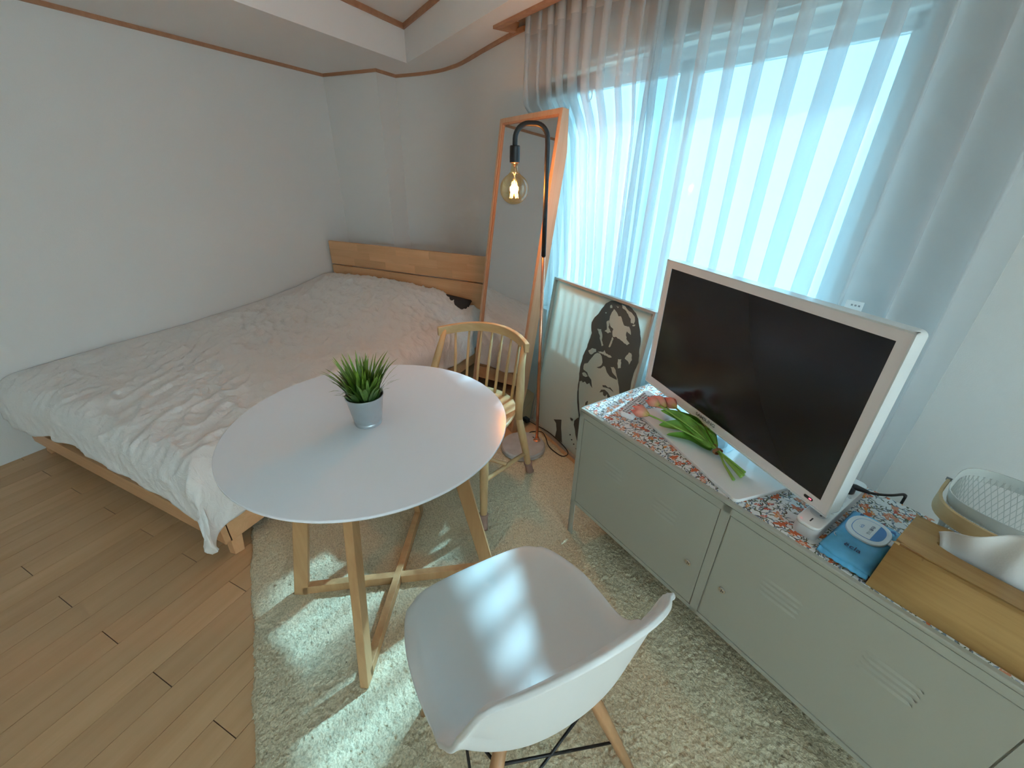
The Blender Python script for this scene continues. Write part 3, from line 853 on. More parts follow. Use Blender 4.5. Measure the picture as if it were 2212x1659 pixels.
pts.append(Vector((end.x, end.y, top - 0.10)))
b_ = MB(); b_.tube(pts, 0.0105, 14); b_.build('upper_arm', 'black_matte', lamp, smooth=True)
b_ = MB(); b_.lathe([(0.0, 1.515), (0.019, 1.515), (0.0215, 1.512), (0.0215, 1.452), (0.018, 1.450), (0.0, 1.450)], 28, (end.x, end.y, 0)); smooth_angle(b_.build('socket', 'black_matte', lamp), 0.6)
zc = 1.350
prof = [(0.0135, 1.452), (0.0145, 1.43), (0.019, 1.415)]
for i in range(15):
    a = R(62) - i / 14 * R(152); prof.append((max(0.0, 0.062 * math.cos(a)), zc + 0.062 * math.sin(a)))
b_ = MB(); b_.lathe(prof, 36, (end.x, end.y, 0))
bulb = b_.build('bulb', 'bulb_glass', lamp, smooth=True)
b_ = MB()
for k in range(6):
    a = k * math.pi / 3
    b_.tube([(end.x + 0.009 * math.cos(a), end.y + 0.009 * math.sin(a), zc + 0.028), (end.x + 0.018 * math.cos(a + 0.3), end.y + 0.018 * math.sin(a + 0.3), zc - 0.036)], 0.0011, 6)
b_.build('filament', 'filament', bulb)
b_ = MB(); b_.tube([(end.x, end.y, 1.448), (end.x, end.y, zc + 0.05), (end.x, end.y, zc + 0.028)], [0.0055, 0.0045, 0.006], 10); b_.tube([(end.x, end.y, zc + 0.03), (end.x, end.y, zc - 0.03)], 0.001, 5)
b_.build('filament_stem', 'chrome', bulb, smooth=True)
ld = bpy.data.lights.new('bulb_light', 'POINT'); ld.energy = 3.2; ld.color = (1.0, 0.40, 0.11); ld.shadow_soft_size = 0.02
lo = bpy.data.objects.new('bulb_light', ld); COL.objects.link(lo); lo.parent = bulb; lo.location = (end.x, end.y, zc)
# cord on the floor
def Lw(x, y, z): return Vector((x, y, z)) - Vector((LB.x, LB.y, ZR))
cp = catmull([Lw(-0.700, 1.865, 0.05), Lw(-0.745, 1.90, 0.03), Lw(-0.757, 1.955, 0.018), Lw(-0.70, 1.985, 0.018), Lw(-0.655, 1.94, 0.02), Lw(-0.60, 1.86, 0.018), Lw(-0.51, 1.81, 0.018), Lw(-0.485, 1.85, 0.018), Lw(-0.54, 1.915, 0.018), Lw(-0.66, 2.00, 0.02), Lw(-0.76, 2.04, 0.02), Lw(-0.83, 2.06, 0.03)], 8)
b_ = MB(); b_.tube(cp, 0.0028, 7); b_.build('cord', 'rubber', lamp, smooth=True)
b_ = MB(); b_.box(-0.022, 0.022, -0.014, 0.014, -0.012, 0.016); sw = b_.build('foot_switch', 'rubber', lamp, bevel=0.004); sw.location = Lw(-0.832, 2.06, 0.025); sw.rotation_euler = (0, 0, R(-30))

# ================================================================== FRAMED PRINT
pp, pa, pln, pw, ph_ = Vector((-0.828, 2.108, 0.0)), R(-35.26), R(7.878), 0.743, 0.919
pos = thing('framed_poster', 'large framed stencil portrait print leaning on the curtain', 'poster', pp)
pos.rotation_euler = (Matrix.Rotation(pa, 4, 'Z') @ Matrix.Rotation(-pln, 4, 'X')).to_euler()
fr = 0.012
for q in ((0, fr, 0, 0.030, 0, ph_), (pw - fr, pw, 0, 0.030, 0, ph_), (fr, pw - fr, 0, 0.030, ph_ - fr, ph_), (fr, pw - fr, 0, 0.030, 0, fr)):
    MB().box(*q).build('frame_bar', 'poster_frame', pos)
MB().box(fr, pw - fr, 0.016, 0.020, fr, ph_ - fr).build('sheet', 'poster_paper', pos)
for q in ((fr, fr + 0.035, 0.0215, 0.030, fr, ph_ - fr), (pw - fr - 0.035, pw - fr, 0.0215, 0.030, fr, ph_ - fr), (fr + 0.035, pw - fr - 0.035, 0.0215, 0.030, ph_ - fr - 0.035, ph_ - fr), (fr + 0.035, pw - fr - 0.035, 0.0215, 0.030, fr, fr + 0.035)):
    MB().box(*q).build('stretcher_bar', 'poster_frame', pos)
SH = {"hair":[[0.455,0.897],[0.501,0.911],[0.53,0.913],[0.561,0.908],[0.597,0.897],[0.627,0.882],[0.647,0.862],[0.662,0.835],[0.676,0.814],[0.689,0.787],[0.697,0.758],[0.698,0.737],[0.707,0.708],[0.713,0.678],[0.709,0.655],[0.705,0.637],[0.703,0.603],[0.705,0.564],[0.708,0.536],[0.654,0.491],[0.544,0.398],[0.423,0.229],[0.397,0.278],[0.381,0.311],[0.368,0.353],[0.359,0.396],[0.356,0.435],[0.348,0.471],[0.343,0.508],[0.346,0.541],[0.346,0.573],[0.36,0.616],[0.366,0.655],[0.371,0.681],[0.375,0.709],[0.363,0.732],[0.357,0.76],[0.37,0.79],[0.392,0.816],[0.407,0.846],[0.426,0.876]],"face":[[0.371,0.538],[0.395,0.551],[0.406,0.574],[0.429,0.613],[0.446,0.627],[0.466,0.63],[0.482,0.621],[0.497,0.594],[0.494,0.578],[0.508,0.58],[0.521,0.58],[0.541,0.558],[0.565,0.547],[0.593,0.547],[0.62,0.55],[0.639,0.523],[0.654,0.489],[0.605,0.44],[0.544,0.397],[0.492,0.339],[0.434,0.24],[0.414,0.273],[0.39,0.329],[0.371,0.388],[0.364,0.432],[0.379,0.441],[0.382,0.462],[0.394,0.496],[0.372,0.507],[0.368,0.524]],"D_eye1":[[0.348,0.49],[0.377,0.505],[0.406,0.502],[0.42,0.488],[0.447,0.477],[0.459,0.454],[0.468,0.439],[0.453,0.445],[0.44,0.455],[0.423,0.441],[0.405,0.449],[0.39,0.436],[0.372,0.448],[0.359,0.436],[0.348,0.471]],"D_nose":[[0.465,0.555],[0.483,0.566],[0.499,0.583],[0.51,0.581],[0.494,0.561],[0.478,0.555]],"D_eye2":[[0.525,0.44],[0.532,0.459],[0.554,0.469],[0.58,0.465],[0.606,0.45],[0.589,0.435],[0.576,0.454],[0.569,0.438],[0.554,0.438],[0.547,0.453]],"D_brow":[[0.532,0.484],[0.554,0.493],[0.572,0.489],[0.587,0.496],[0.605,0.489],[0.615,0.482],[0.598,0.486],[0.581,0.487],[0.558,0.482],[0.539,0.477]],"D_mark":[[0.454,0.357],[0.46,0.357],[0.46,0.337],[0.445,0.326],[0.444,0.342]],"L1":[[0.489,0.865],[0.512,0.855],[0.528,0.841],[0.542,0.845],[0.56,0.826],[0.58,0.81],[0.608,0.814],[0.624,0.797],[0.63,0.781],[0.602,0.79],[0.6,0.779],[0.61,0.755],[0.636,0.742],[0.623,0.729],[0.607,0.732],[0.574,0.74],[0.542,0.744],[0.525,0.738],[0.513,0.762],[0.516,0.774],[0.49,0.783],[0.476,0.801],[0.475,0.826],[0.48,0.846]],"L2":[[0.532,0.898],[0.554,0.896],[0.573,0.885],[0.6,0.879],[0.625,0.866],[0.633,0.847],[0.63,0.833],[0.612,0.833],[0.606,0.85],[0.588,0.861],[0.569,0.876],[0.54,0.884]],"L3":[[0.459,0.874],[0.468,0.881],[0.477,0.867],[0.463,0.863]],"L3b":[[0.499,0.883],[0.516,0.884],[0.513,0.876]],"L4":[[0.408,0.742],[0.435,0.749],[0.452,0.725],[0.457,0.698],[0.476,0.678],[0.466,0.669],[0.451,0.69],[0.433,0.719]],"L5":[[0.521,0.737],[0.531,0.731],[0.526,0.699],[0.52,0.682],[0.512,0.682],[0.517,0.713]],"L6":[[0.461,0.796],[0.472,0.805],[0.48,0.791],[0.481,0.774],[0.507,0.755],[0.487,0.743],[0.462,0.746],[0.474,0.758]],"L7":[[0.379,0.614],[0.403,0.637],[0.432,0.642],[0.437,0.628],[0.406,0.602],[0.392,0.603]],"L8":[[0.448,0.635],[0.486,0.646],[0.491,0.657],[0.507,0.645],[0.535,0.647],[0.55,0.641],[0.528,0.633],[0.499,0.633],[0.474,0.634]],"L9":[[0.557,0.594],[0.575,0.601],[0.594,0.591],[0.604,0.575],[0.63,0.542],[0.604,0.563],[0.577,0.572]],"L10":[[0.591,0.648],[0.611,0.655],[0.621,0.614],[0.605,0.605],[0.594,0.626]],"L11":[[0.63,0.666],[0.646,0.702],[0.661,0.702],[0.674,0.674],[0.665,0.649],[0.649,0.662]],"L12":[[0.624,0.826],[0.64,0.834],[0.639,0.826],[0.627,0.822]],"L13":[[0.37,0.483],[0.39,0.495],[0.417,0.484],[0.406,0.476],[0.381,0.472]],"L14":[[0.438,0.836],[0.446,0.837],[0.446,0.831],[0.44,0.831]],"D_low":[[0.391,0.201],[0.415,0.235],[0.444,0.24],[0.499,0.066],[0.475,0.08],[0.449,0.1],[0.424,0.13],[0.41,0.158],[0.394,0.177]],"D_dot0":[[0.376,0.101],[0.38,0.11],[0.388,0.111],[0.387,0.103]],"D_dot1":[[0.397,0.081],[0.401,0.089],[0.409,0.09],[0.408,0.082]],"D_dot2":[[0.421,0.065],[0.425,0.074],[0.433,0.075],[0.432,0.067]],"D_dot3":[[0.448,0.052],[0.451,0.058],[0.456,0.059],[0.456,0.053]],"D_dot4":[[0.357,0.19],[0.365,0.204],[0.379,0.205],[0.377,0.192]],"D_dot5":[[0.352,0.196],[0.356,0.203],[0.363,0.204],[0.362,0.197]],"D_vase":[[0.216,0.117],[0.285,0.151],[0.296,0.101],[0.33,0.021],[0.26,0.02],[0.261,0.068],[0.244,0.106]]}
def inkpoly(name, poly, y, mat):
    b_ = MB(); n = len(poly)
    poly = [(min(max(u, fr + 0.001), pw - fr - 0.001), min(max(v, fr + 0.001), ph_ - fr - 0.001)) for u, v in poly]
    vs = [(u, y, v) for u, v in poly] + [(u, y + 0.0003, v) for u, v in poly]
    b_.add(vs, [tuple(range(n)), tuple(range(2 * n - 1, n - 1, -1))] + [(i, (i + 1) % n, n + (i + 1) % n, n + i) for i in range(n)])
    return b_.build(name, mat, pos, tri=True)
def jag(poly, amp, seg):
    out = []; rr_ = random.Random(len(poly) * 7 + int(poly[0][0] * 1000))
    for i in range(len(poly)):
        a, b2 = Vector(poly[i]), Vector(poly[(i + 1) % len(poly)]); n = max(1, int((b2 - a).length / seg))
        for k in range(n):
            p = a.lerp(b2, k / n)
            if k: p = p + Vector((rr_.uniform(-amp, amp), rr_.uniform(-amp, amp)))
            out.append((p.x, p.y))
    return out
for k_, poly in SH.items():
    if k_ == 'hair': inkpoly('print_shape', jag(poly, 0.0015, 0.012), 0.0152, 'poster_ink')
    elif k_ == 'face': inkpoly('print_highlight', jag(poly, 0.001, 0.02), 0.0148, 'poster_paper')
    elif k_[0] == 'L': inkpoly('print_highlight', jag(poly, 0.0022, 0.008), 0.0140, 'poster_paper')
    else: inkpoly('print_shape', jag(poly, 0.001, 0.02), 0.0144, 'poster_ink')

# ================================================================== ROUND TABLE
TC = Vector((-0.823, 0.785, 0)); TZ = 0.745; TR = 0.409
tab = thing('round_table', 'round white topped dining table on crossed oak legs', 'table', (TC.x, TC.y, ZR))
b_ = MB(); zt = TZ - ZR
b_.lathe([(0.0, zt - 0.021), (TR - 0.014, zt - 0.021), (TR - 0.003, zt - 0.010), (TR, zt - 0.006), (TR, zt - 0.001), (TR - 0.0015, zt), (0.0, zt)], 96)
smooth_angle(b_.build('tabletop', 'white_laminate', tab), 0.35)
axes = [R(-66.8), R(33.5)]
for i, a0 in enumerate(axes):
    ux = Vector((math.cos(a0), math.sin(a0), 0))
    for s in (1, -1):
        b_ = MB(); f0 = ux * (0.352 * s); t0 = ux * (0.215 * s)
        b_.bar(f0 + Vector((0, 0, 0.0)), t0 + Vector((0, 0, zt - 0.022)), 0.026, 0.048, up=ux)
        b_.build('leg', 'table_wood', tab, bevel=0.0025)
    b_ = MB()
    zz = 0.0 if i == 0 else 0.0
    if i == 0: b_.bar(ux * -0.345 + Vector((0, 0, 0.020)), ux * 0.345 + Vector((0, 0, 0.020)), 0.026, 0.038)
    else:
        b_.bar(ux * -0.345 + Vector((0, 0, 0.020)), ux * -0.012 + Vector((0, 0, 0.020)), 0.026, 0.038)
        b_.bar(ux * 0.012 + Vector((0, 0, 0.020)), ux * 0.345 + Vector((0, 0, 0.020)), 0.026, 0.038)
    b_.build('floor_bar', 'table_wood', tab, bevel=0.002)
    b_ = MB(); b_.bar(ux * -0.235 + Vector((0, 0, zt - 0.040)), ux * 0.235 + Vector((0, 0, zt - 0.040)), 0.024, 0.034); b_.build('top_bar', 'table_wood', tab)

# ================================================================== POTTED GRASS
PC = Vector((-0.825, 0.772, TZ))
pot = thing('potted_grass', 'small galvanized pot of artificial grass on the round table', 'plant', PC)
b_ = MB(); b_.lathe([(r_ * 1.17, z_ * 1.10) for r_, z_ in [(0.0, 0.004), (0.030, 0.004), (0.0335, 0.0), (0.0345, 0.004), (0.033, 0.009), (0.0345, 0.012), (0.0455, 0.083), (0.0472, 0.085), (0.0472, 0.087), (0.0450, 0.087), (0.0440, 0.084), (0.036, 0.02), (0.0, 0.02)]], 48)
smooth_angle(b_.build('pot', 'galvanized', pot), 0.6)
b_ = MB(); b_.lathe([(0.0, 0.0), (0.0495, 0.0), (0.0, 0.006)], 24, (0, 0, 0.072)); b_.build('soil', 'soil', pot)
b_ = MB(); rg = random.Random(11)
for k in range(150):
    a = rg.uniform(0, 2 * math.pi); r0 = 0.042 * math.sqrt(rg.random()); ln = rg.uniform(0.085, 0.145)
    lean = 0.12 + 0.75 * (r0 / 0.042) * rg.uniform(0.55, 1.15); w0 = rg.uniform(0.0034, 0.0070)
    a2 = a + rg.uniform(-0.5, 0.5); d = Vector((math.cos(a2), math.sin(a2), 0)); sd = Vector((-d.y, d.x, 0))
    p = Vector((r0 * math.cos(a), r0 * math.sin(a), 0.074)); ang = lean * 0.35; rows = []
    n = 7; curl = lean * rg.uniform(0.7, 1.5)
    for i in range(n + 1):
        u = i / n; w = w0 * (1 - u ** 1.7) * (0.75 + 0.5 * math.sin(min(1, u * 2.2) * math.pi / 2)) + 0.00025
        rows.append((p - sd * w, p + sd * w + Vector((0, 0, 0.0))))
        ang2 = ang + curl * u
        p = p + (d * math.sin(ang2) + Vector((0, 0, math.cos(ang2)))) * (ln / n)
    vs = [q for r_ in rows for q in r_]
    b_.add(vs, [(2 * i, 2 * i + 1, 2 * i + 3, 2 * i + 2) for i in range(n)])
gb = b_.build('grass_blades', 'grass_blade', pot, smooth=True); gb['kind'] = 'stuff'

# ================================================================== WOODEN SPINDLE CHAIR
CH = Vector((-0.88, 1.40, 0))
wc_ = thing('spindle_chair', 'oak spindle back chair with felt socks behind the round table', 'chair', (CH.x, CH.y, ZR))
def Cw(x, y, z): return Vector((x - CH.x, y - CH.y, z - ZR))
cx = CH.x; SZ = 0.445
# seat: saddle board, front towards -y
def seat_out(n=40):
    pts = []
    for i in range(n):
        a = 2 * math.pi * i / n; c, s_ = math.cos(a), math.sin(a)
        ex = 2.6
        r_ = (abs(c) ** ex + abs(s_) ** ex) ** (-1 / ex)
        x = 0.245 * c * r_; y = s_ * r_
        y = y * (0.185 if y < 0 else 0.205)
        x *= 1.0 - 0.06 * (y > 0) * y / 0.2
        y += 0.06 * (1 - (x / 0.25) ** 2) if y > 0 else 0.0
        pts.append((x, y))
    return pts
so_ = seat_out(48)
b_ = MB(); rings = []
for sc_, z in ((0.0, -0.032), (0.86, -0.034), (0.96, -0.024), (1.0, -0.010), (0.995, -0.003), (0.97, 0.0), (0.80, -0.006), (0.5, -0.013), (0.0, -0.014)):
    ring = []
    for x, y in so_:
        zz = z + (0.010 * (abs(x * sc_) / 0.25) ** 2 if z > -0.02 else 0.006 * (abs(x * sc_) / 0.25) ** 2)
        ring.append(b_.bm.verts.new(Cw(cx + x * sc_, 1.385 + y * sc_, SZ + zz)))
    rings.append(ring)
for ra_, rb_ in zip(rings, rings[1:]):
    for k in range(len(so_)): b_.bm.faces.new((ra_[k], ra_[(k + 1) % len(so_)], rb_[(k + 1) % len(so_)], rb_[k]))
b_.build('seat', 'oak_rail', wc_, smooth=True)
# back posts + legs
crest_z = 0.735
def crest(u):   # u -1..1
    return Vector((cx + 0.222 * u, 1.585 + 0.105 * (1 - abs(u) ** 2.2), crest_z + 0.018 * (1 - u * u)))
for s in (-1, 1):
    b_ = MB(); b_.tube([Cw(cx + 0.245 * s, 1.475, SZ - 0.03), Cw(cx + 0.236 * s, 1.505, 0.54), Cw(cx + 0.222 * s, 1.545, 0.64), Cw(*(crest(0.96 * s)))], [0.018, 0.020, 0.0165, 0.012], 14)
    b_.build('back_post', 'oak_chair', wc_, smooth=True)
    foot_b = Vector((cx + 0.259 * s, 1.62, 0.0)); foot_f = Vector((cx + 0.228 * s, 1.155, 0.0))
    top_b = Vector((cx + 0.238 * s, 1.485, SZ - 0.012)); top_f = Vector((cx + 0.192 * s, 1.245, SZ - 0.018))
    for top_, foot_ in ((top_b, foot_b), (top_f, foot_f)):
        b_ = MB(); q = [top_.lerp(foot_, u) for u in (0, 0.35, 0.8, 1.0)]
        b_.tube([Cw(v.x, v.y, max(v.z, ZR)) for v in q], [0.016, 0.0195, 0.016, 0.0145], 14)
        lg = b_.build('leg', 'oak_chair', wc_, smooth=True)
        b_ = MB(); q = [top_.lerp(foot_, u) for u in (0.80, 0.815, 0.83, 0.95, 1.0)]
        b_.tube([Cw(v.x, v.y, max(v.z, ZR - 0.001)) for v in q], [0.0215, 0.0225, 0.0195, 0.0195, 0.0205], 16)
        b_.build('sock', 'sock', lg, smooth=True)
    m1, m2 = top_b.lerp(foot_b, 0.62), top_f.lerp(foot_f, 0.44)
    b_ = MB(); b_.tube([Cw(*m1.lerp(m2, u)) for u in (0.0, 0.3, 0.6, 1.0)], [0.0085, 0.0115, 0.0115, 0.0085], 10); b_.build('side_stretcher', 'oak_chair', wc_, smooth=True)
b_ = MB(); ya = lerp(1.56, 1.20, 0.52)
b_.tube([Cw(cx - 0.235, ya, 0.222), Cw(cx, ya, 0.222), Cw(cx + 0.235, ya, 0.222)], [0.0085, 0.0115, 0.0085], 10); b_.build('cross_stretcher', 'oak_rail', wc_, smooth=True)
# crest rail: bent board
b_ = MB(); vs = []; ns = 28
for i in range(ns + 1):
    u = lerp(-1.07, 1.07, i / ns); c = crest(u); d = (crest(u + 0.01) - crest(u - 0.01)).normalized(); nrm = Vector((d.y, -d.x, 0)).normalized()
    for o_, h_ in ((-0.011, -0.024), (0.011, -0.024), (0.011, 0.020), (-0.011, 0.020)):
        p = c + nrm * o_; vs.append(Cw(p.x, p.y, p.z + h_))
fs = [(4 * i + k, 4 * i + (k + 1) % 4, 4 * i + 4 + (k + 1) % 4, 4 * i + 4 + k) for i in range(ns) for k in range(4)] + [(0, 1, 2, 3), (4 * ns + 3, 4 * ns + 2, 4 * ns + 1, 4 * ns)]
b_.add(vs, fs); b_.build('crest_rail', 'oak_rail', wc_, bevel=0.004)
for k in range(7):
    u = lerp(-0.78, 0.78, k / 6); c = crest(u)
    bs = Vector((cx + 0.205 * u, 1.385 + 0.172 + 0.055 * (1 - u * u), SZ - 0.008))
    b_ = MB(); b_.tube([Cw(*bs), Cw(*bs.lerp(c, 0.45)), Cw(c.x, c.y, c.z - 0.02)], [0.0068, 0.0075, 0.0055], 10); b_.build('spindle', 'oak_chair', wc_, smooth=True)

# ================================================================== WHITE SHELL CHAIR
SO = Vector((-0.206, 0.525, 0)); sa = R(144.3)     # faces the table
sc = thing('shell_chair', 'white moulded shell chair with beech legs in front of the table', 'chair', (SO.x, SO.y, ZR), sa)
# local x = forward, y = left
vk = [0.0, 0.05, 0.12, 0.25, 0.40, 0.50, 0.58, 0.66, 0.75, 0.87, 1.0]
fk = [0.2611, 0.2558, 0.2207, 0.1115, -0.0134, -0.0900, -0.1466, -0.1842, -0.2040, -0.2237, -0.2470]
zk = [0.425, 0.446, 0.452, 0.444, 0.434, 0.436, 0.458, 0.5085, 0.591, 0.7254, 0.8633]
wk = [0.2312, 0.2374, 0.2409, 0.2403, 0.2328, 0.2258, 0.2253, 0.2207, 0.2175, 0.2225, 0.1962]
prof = catmull([(f_, z_, 0) for f_, z_ in zip(fk, zk)], 10); vkk = [i / (len(prof) - 1) for i in range(len(prof))]
vmap = []
for i in range(len(vk) - 1):
    for k in range(10): vmap.append(lerp(vk[i], vk[i + 1], k / 10))
vmap.append(1.0)
pf = [p.x for p in prof]; pz = [p.y for p in prof]
def shell(u, v, off=0.0):
    # rounded outline: squircle mapping of the parameter square
    p_, q_ = 2 * u - 1, 2 * v - 1
    kq = 0.87 if q_ < 0 else 0.753
    kp = 0.738 if q_ < 0 else 0.676
    uu = p_ * math.sqrt(1 - kp * q_ * q_ * abs(q_) / 2)
    vv = (q_ * math.sqrt(1 - kq * p_ * p_ / 2) + 1) / 2
    f_ = interp(vv, vmap, pf); z_ = interp(vv, vmap, pz); w = interp(vv, vk, wk)
    y = uu * w
    au = abs(p_)
    up = interp(vv, [0, 0.12, 0.3, 0.5, 0.62, 0.75, 1], [0.004, 0.0077, 0.0494, 0.0689, 0.0837, 0.0371, 0.0])
    fw_ = interp(vv, [0, 0.3, 0.5, 0.6, 0.75, 0.9, 1], [0.0, 0.0, 0.0197, 0.0447, 0.0612, 0.0391, 0.034])
    z_ += up * au ** 2.6
    f_ += fw_ * au ** 2.2
    # softly rolled rim all round
    e_ = max(abs(p_), abs(q_)); rim = max(0, e_ - 0.88) / 0.12
    seatness = 1 - sstep(0.55, 0.78, vv)
    z_ -= 0.014 * rim ** 2 * seatness
    y += math.copysign(0.008 * rim ** 2, p_) * (abs(p_) >= abs(q_))
    f_ -= 0.016 * rim ** 2 * (1 - seatness)
    return Vector((f_, y, z_ - ZR))
b_ = MB(); b_.grid(shell, 56, 90)
sh = b_.build('shell', 'white_plastic', sc, smooth=True)
so = sh.modifiers.new('solid', 'SOLIDIFY'); so.thickness = 0.011; so.offset = -1.0
bv = sh.modifiers.new('bevel', 'BEVEL'); bv.width = 0.0045; bv.segments = 4; bv.limit_method = 'ANGLE'; bv.angle_limit = R(50)
b_ = MB(); b_.box(-0.09, 0.09, -0.08, 0.08, 0.385 - ZR, 0.408 - ZR); b_.build('mounting_plate', 'black_matte', sc, bevel=0.006)
legs = {}
for sx in (1, -1):
    for sy in (1, -1):
        b_ = MB(); t0 = Vector((0.115 * sx + 0.0, 0.108 * sy, 0.392 - ZR)); f0 = Vector((0.185 if sx > 0 else -0.210, (0.205 if sx > 0 else 0.235) * sy, 0.0))
        b_.tube([t0, t0.lerp(f0, 0.3), f0], [0.0135, 0.0165, 0.0105], 16); b_.build('leg', 'beech', sc, smooth=True)
        legs[sx, sy] = (t0, f0)
        b_ = MB(); j = t0.lerp(f0, 0.13); b_.tube([Vector((0.06 * sx, 0.05 * sy, 0.378)), j * 1.0 + Vector((0, 0, 0.0))], 0.0045, 8); b_.build('bracket', 'black_matte', sc, smooth=True)
for p_, q_ in (((1, 1), (1, -1)), ((1, -1), (-1, -1)), ((-1, -1), (-1, 1)), ((-1, 1), (1, 1))):
    for u0, u1 in ((0.14, 0.62), (0.62, 0.14)):
        if (p_[0] == q_[0] and u0 > u1) or True:
            a_ = legs[p_][0].lerp(legs[p_][1], u0); c_ = legs[q_][0].lerp(legs[q_][1], u1)
            b_ = MB(); b_.tube([a_, c_], 0.0035, 7); b_.build('brace', 'black_matte', sc, smooth=True)

# ================================================================== METAL CABINET
CA0, CN0, CW_, CD_, CT = -0.954, 0.957, 1.19, 0.392, 0.645
cab = thing('tv_cabinet', 'long pale metal locker style cabinet under the television', 'cabinet', W(CA0, CN0, ZR), WA)
zb = 0.188 - ZR; zt = CT - ZR; cl = 0.0305
b_ = MB()
b_.box(0.004, CW_ - 0.004, 0.004, 0.014, zb, zt - 0.006)       # face sheet behind doors
b_.box(0.004, CW_ - 0.004, CD_ - 0.012, CD_ - 0.002, zb, zt - 0.006)
b_.box(0.0, 0.012, 0.012, CD_, zb, zt); b_.box(CW_ - 0.012, CW_, 0.012, CD_, zb, zt)
b_.box(0.004, CW_ - 0.004, 0.004, CD_, zb, zb + 0.012)
b_.build('body', 'cabinet_paint', cab)
MB().box(0.0, CW_, 0.0, CD_, zt - 0.012, zt).build('top_panel', 'cabinet_paint', cab, bevel=0.003, seg=3)
# front frame
d0a, d0b, d1a, d1b = 0.0235, 0.5755, 0.6035, 1.1645
dz0, dz1 = 0.2045 - ZR, 0.6085 - ZR
b_ = MB()
for q in ((0.0, d0a - 0.0015), (d0b + 0.0015, d1a - 0.0015), (d1b + 0.0015, CW_)): b_.box(q[0], q[1], 0.0, 0.012, zb, zt - 0.012)
b_.box(0.0, CW_, 0.0, 0.012, zb, dz0 - 0.0015); b_.box(0.0, CW_, 0.0, 0.012, dz1 + 0.0015, zt - 0.012)
b_.build('front_frame', 'cabinet_paint', cab)
MB().box(d0a - 0.001, d1b + 0.001, 0.0095, 0.0115, dz0 - 0.001, dz1 + 0.001).build('door_recess', 'cabinet_gap', cab)
for k, (xa, xb) in enumerate(((d0a, d0b), (d1a, d1b))):
    dr_ = MB().box(xa + 0.0012, xb - 0.0012, 0.0008, 0.009, dz0 + 0.0012, dz1 - 0.0012).build('door', 'cabinet_paint', cab, bevel=0.0012)
    # pressed louvres
    for gx in (0.12, 0.345):
        for r_ in range(4):
            zz = dz1 - 0.112 - r_ * 0.017
            xs = xa + gx + r_ * 0.0
            b_ = MB(); n = 6; vs = []
            for i in range(13):
                u = i / 12; hh = 0.0022 * min(1, min(u, 1 - u) * 8)
                vs += [(xs + 0.10 * u, 0.0008, zz + 0.0055), (xs + 0.10 * u, 0.0008 - hh, zz - 0.002), (xs + 0.10 * u, 0.0008, zz - 0.0032)]
            b_.add(vs, [(3 * i, 3 * i + 1, 3 * i + 4, 3 * i + 3) for i in range(12)] + [(3 * i + 1, 3 * i + 2, 3 * i + 5, 3 * i + 4) for i in range(12)])
            b_.build('louvre', 'cabinet_paint', dr_)
    lx = xb - 0.042 if k == 0 else xa + 0.044
    Ml = Matrix.Translation((lx, 0.0008, dz1 - 0.255)) @ Matrix.Rotation(R(90), 4, 'X')
    b_ = MB(); b_.lathe([(0.0, 0.0), (0.0105, 0.0), (0.0105, 0.002), (0.008, 0.0035), (0.0, 0.0035)], 24); bmesh.ops.transform(b_.bm, matrix=Ml, verts=b_.bm.verts)
    lk = smooth_angle(b_.build('lock', 'chrome', dr_), 0.5)
    b_ = MB(); b_.box(-0.001, 0.001, -0.004, 0.004, 0.0035, 0.0040); b_.box(0.003, 0.006, -0.002, 0.002, 0.0033, 0.0038); bmesh.ops.transform(b_.bm, matrix=Ml, verts=b_.bm.verts); b_.build('keyhole', 'lock_dark', lk)
for lx in (0.0, CW_ - 0.026):
    for ly in (0.0, CD_ - 0.026):
        b_ = MB()
        b_.box(lx, lx + 0.026, ly if ly == 0 else ly + 0.022, ly + 0.004 if ly == 0 else ly + 0.026, 0.0, zb + 0.01)
        b_.box(lx if lx == 0 else lx + 0.022, lx + 0.004 if lx == 0 else lx + 0.026, ly, ly + 0.026, 0.0, zb + 0.01)
        b_.build('leg', 'cabinet_paint', cab)
ct = MB().box(0.0, CW_ - 0.01, 0.0, CD_ - 0.014, 0.0, 0.0012).build('floral_runner', 'floral_cloth')
ct.location = W(CA0 + 0.006, CN0 + 0.013, CT); ct.rotation_euler = (0, 0, WA)
tag(ct, 'white cloth runner printed with small orange flowers on the cabinet', 'cloth')
ZK = CT + 0.0013

# ================================================================== TELEVISION
TA = R(-48.1); tw, th, tzb = 0.764, 0.469, 0.699
tmid = Vector((-0.121, 1.551, 0)) + Vector((math.cos(TA), math.sin(TA), 0)) * (tw / 2)
tv = thing('television', 'white framed flat television switched off on its glossy stand', 'television', (tmid.x, tmid.y, ZK), TA)
z0 = tzb - ZK
def rrect(x0, x1, z0_, z1_, r_, n=5):
    pts = []
    for cx_, cz_, a0_ in ((x1 - r_, z0_ + r_, -90), (x1 - r_, z1_ - r_, 0), (x0 + r_, z1_ - r_, 90), (x0 + r_, z0_ + r_, 180)):
        for i in range(n + 1): a = R(a0_ + 90 * i / n); pts.append((cx_ + r_ * math.cos(a), cz_ + r_ * math.sin(a)))
    return pts
MX = Matrix(((1, 0, 0, 0), (0, 0, 1, 0), (0, 1, 0, 0), (0, 0, 0, 1)))   # prism along y
b_ = MB(); b_.prism(rrect(-tw / 2, tw / 2, z0, z0 + th, 0.014), 0.003, 0.040, MX); b_.build('back_shell', 'tv_rim', tv, bevel=0.006, seg=3)
bt, bs_, bb = 0.0265, 0.0275, 0.030
b_ = MB()
b_.box(-tw / 2 + 0.004, tw / 2 - 0.004, 0.0, 0.006, z0 + 0.004, z0 + bb)
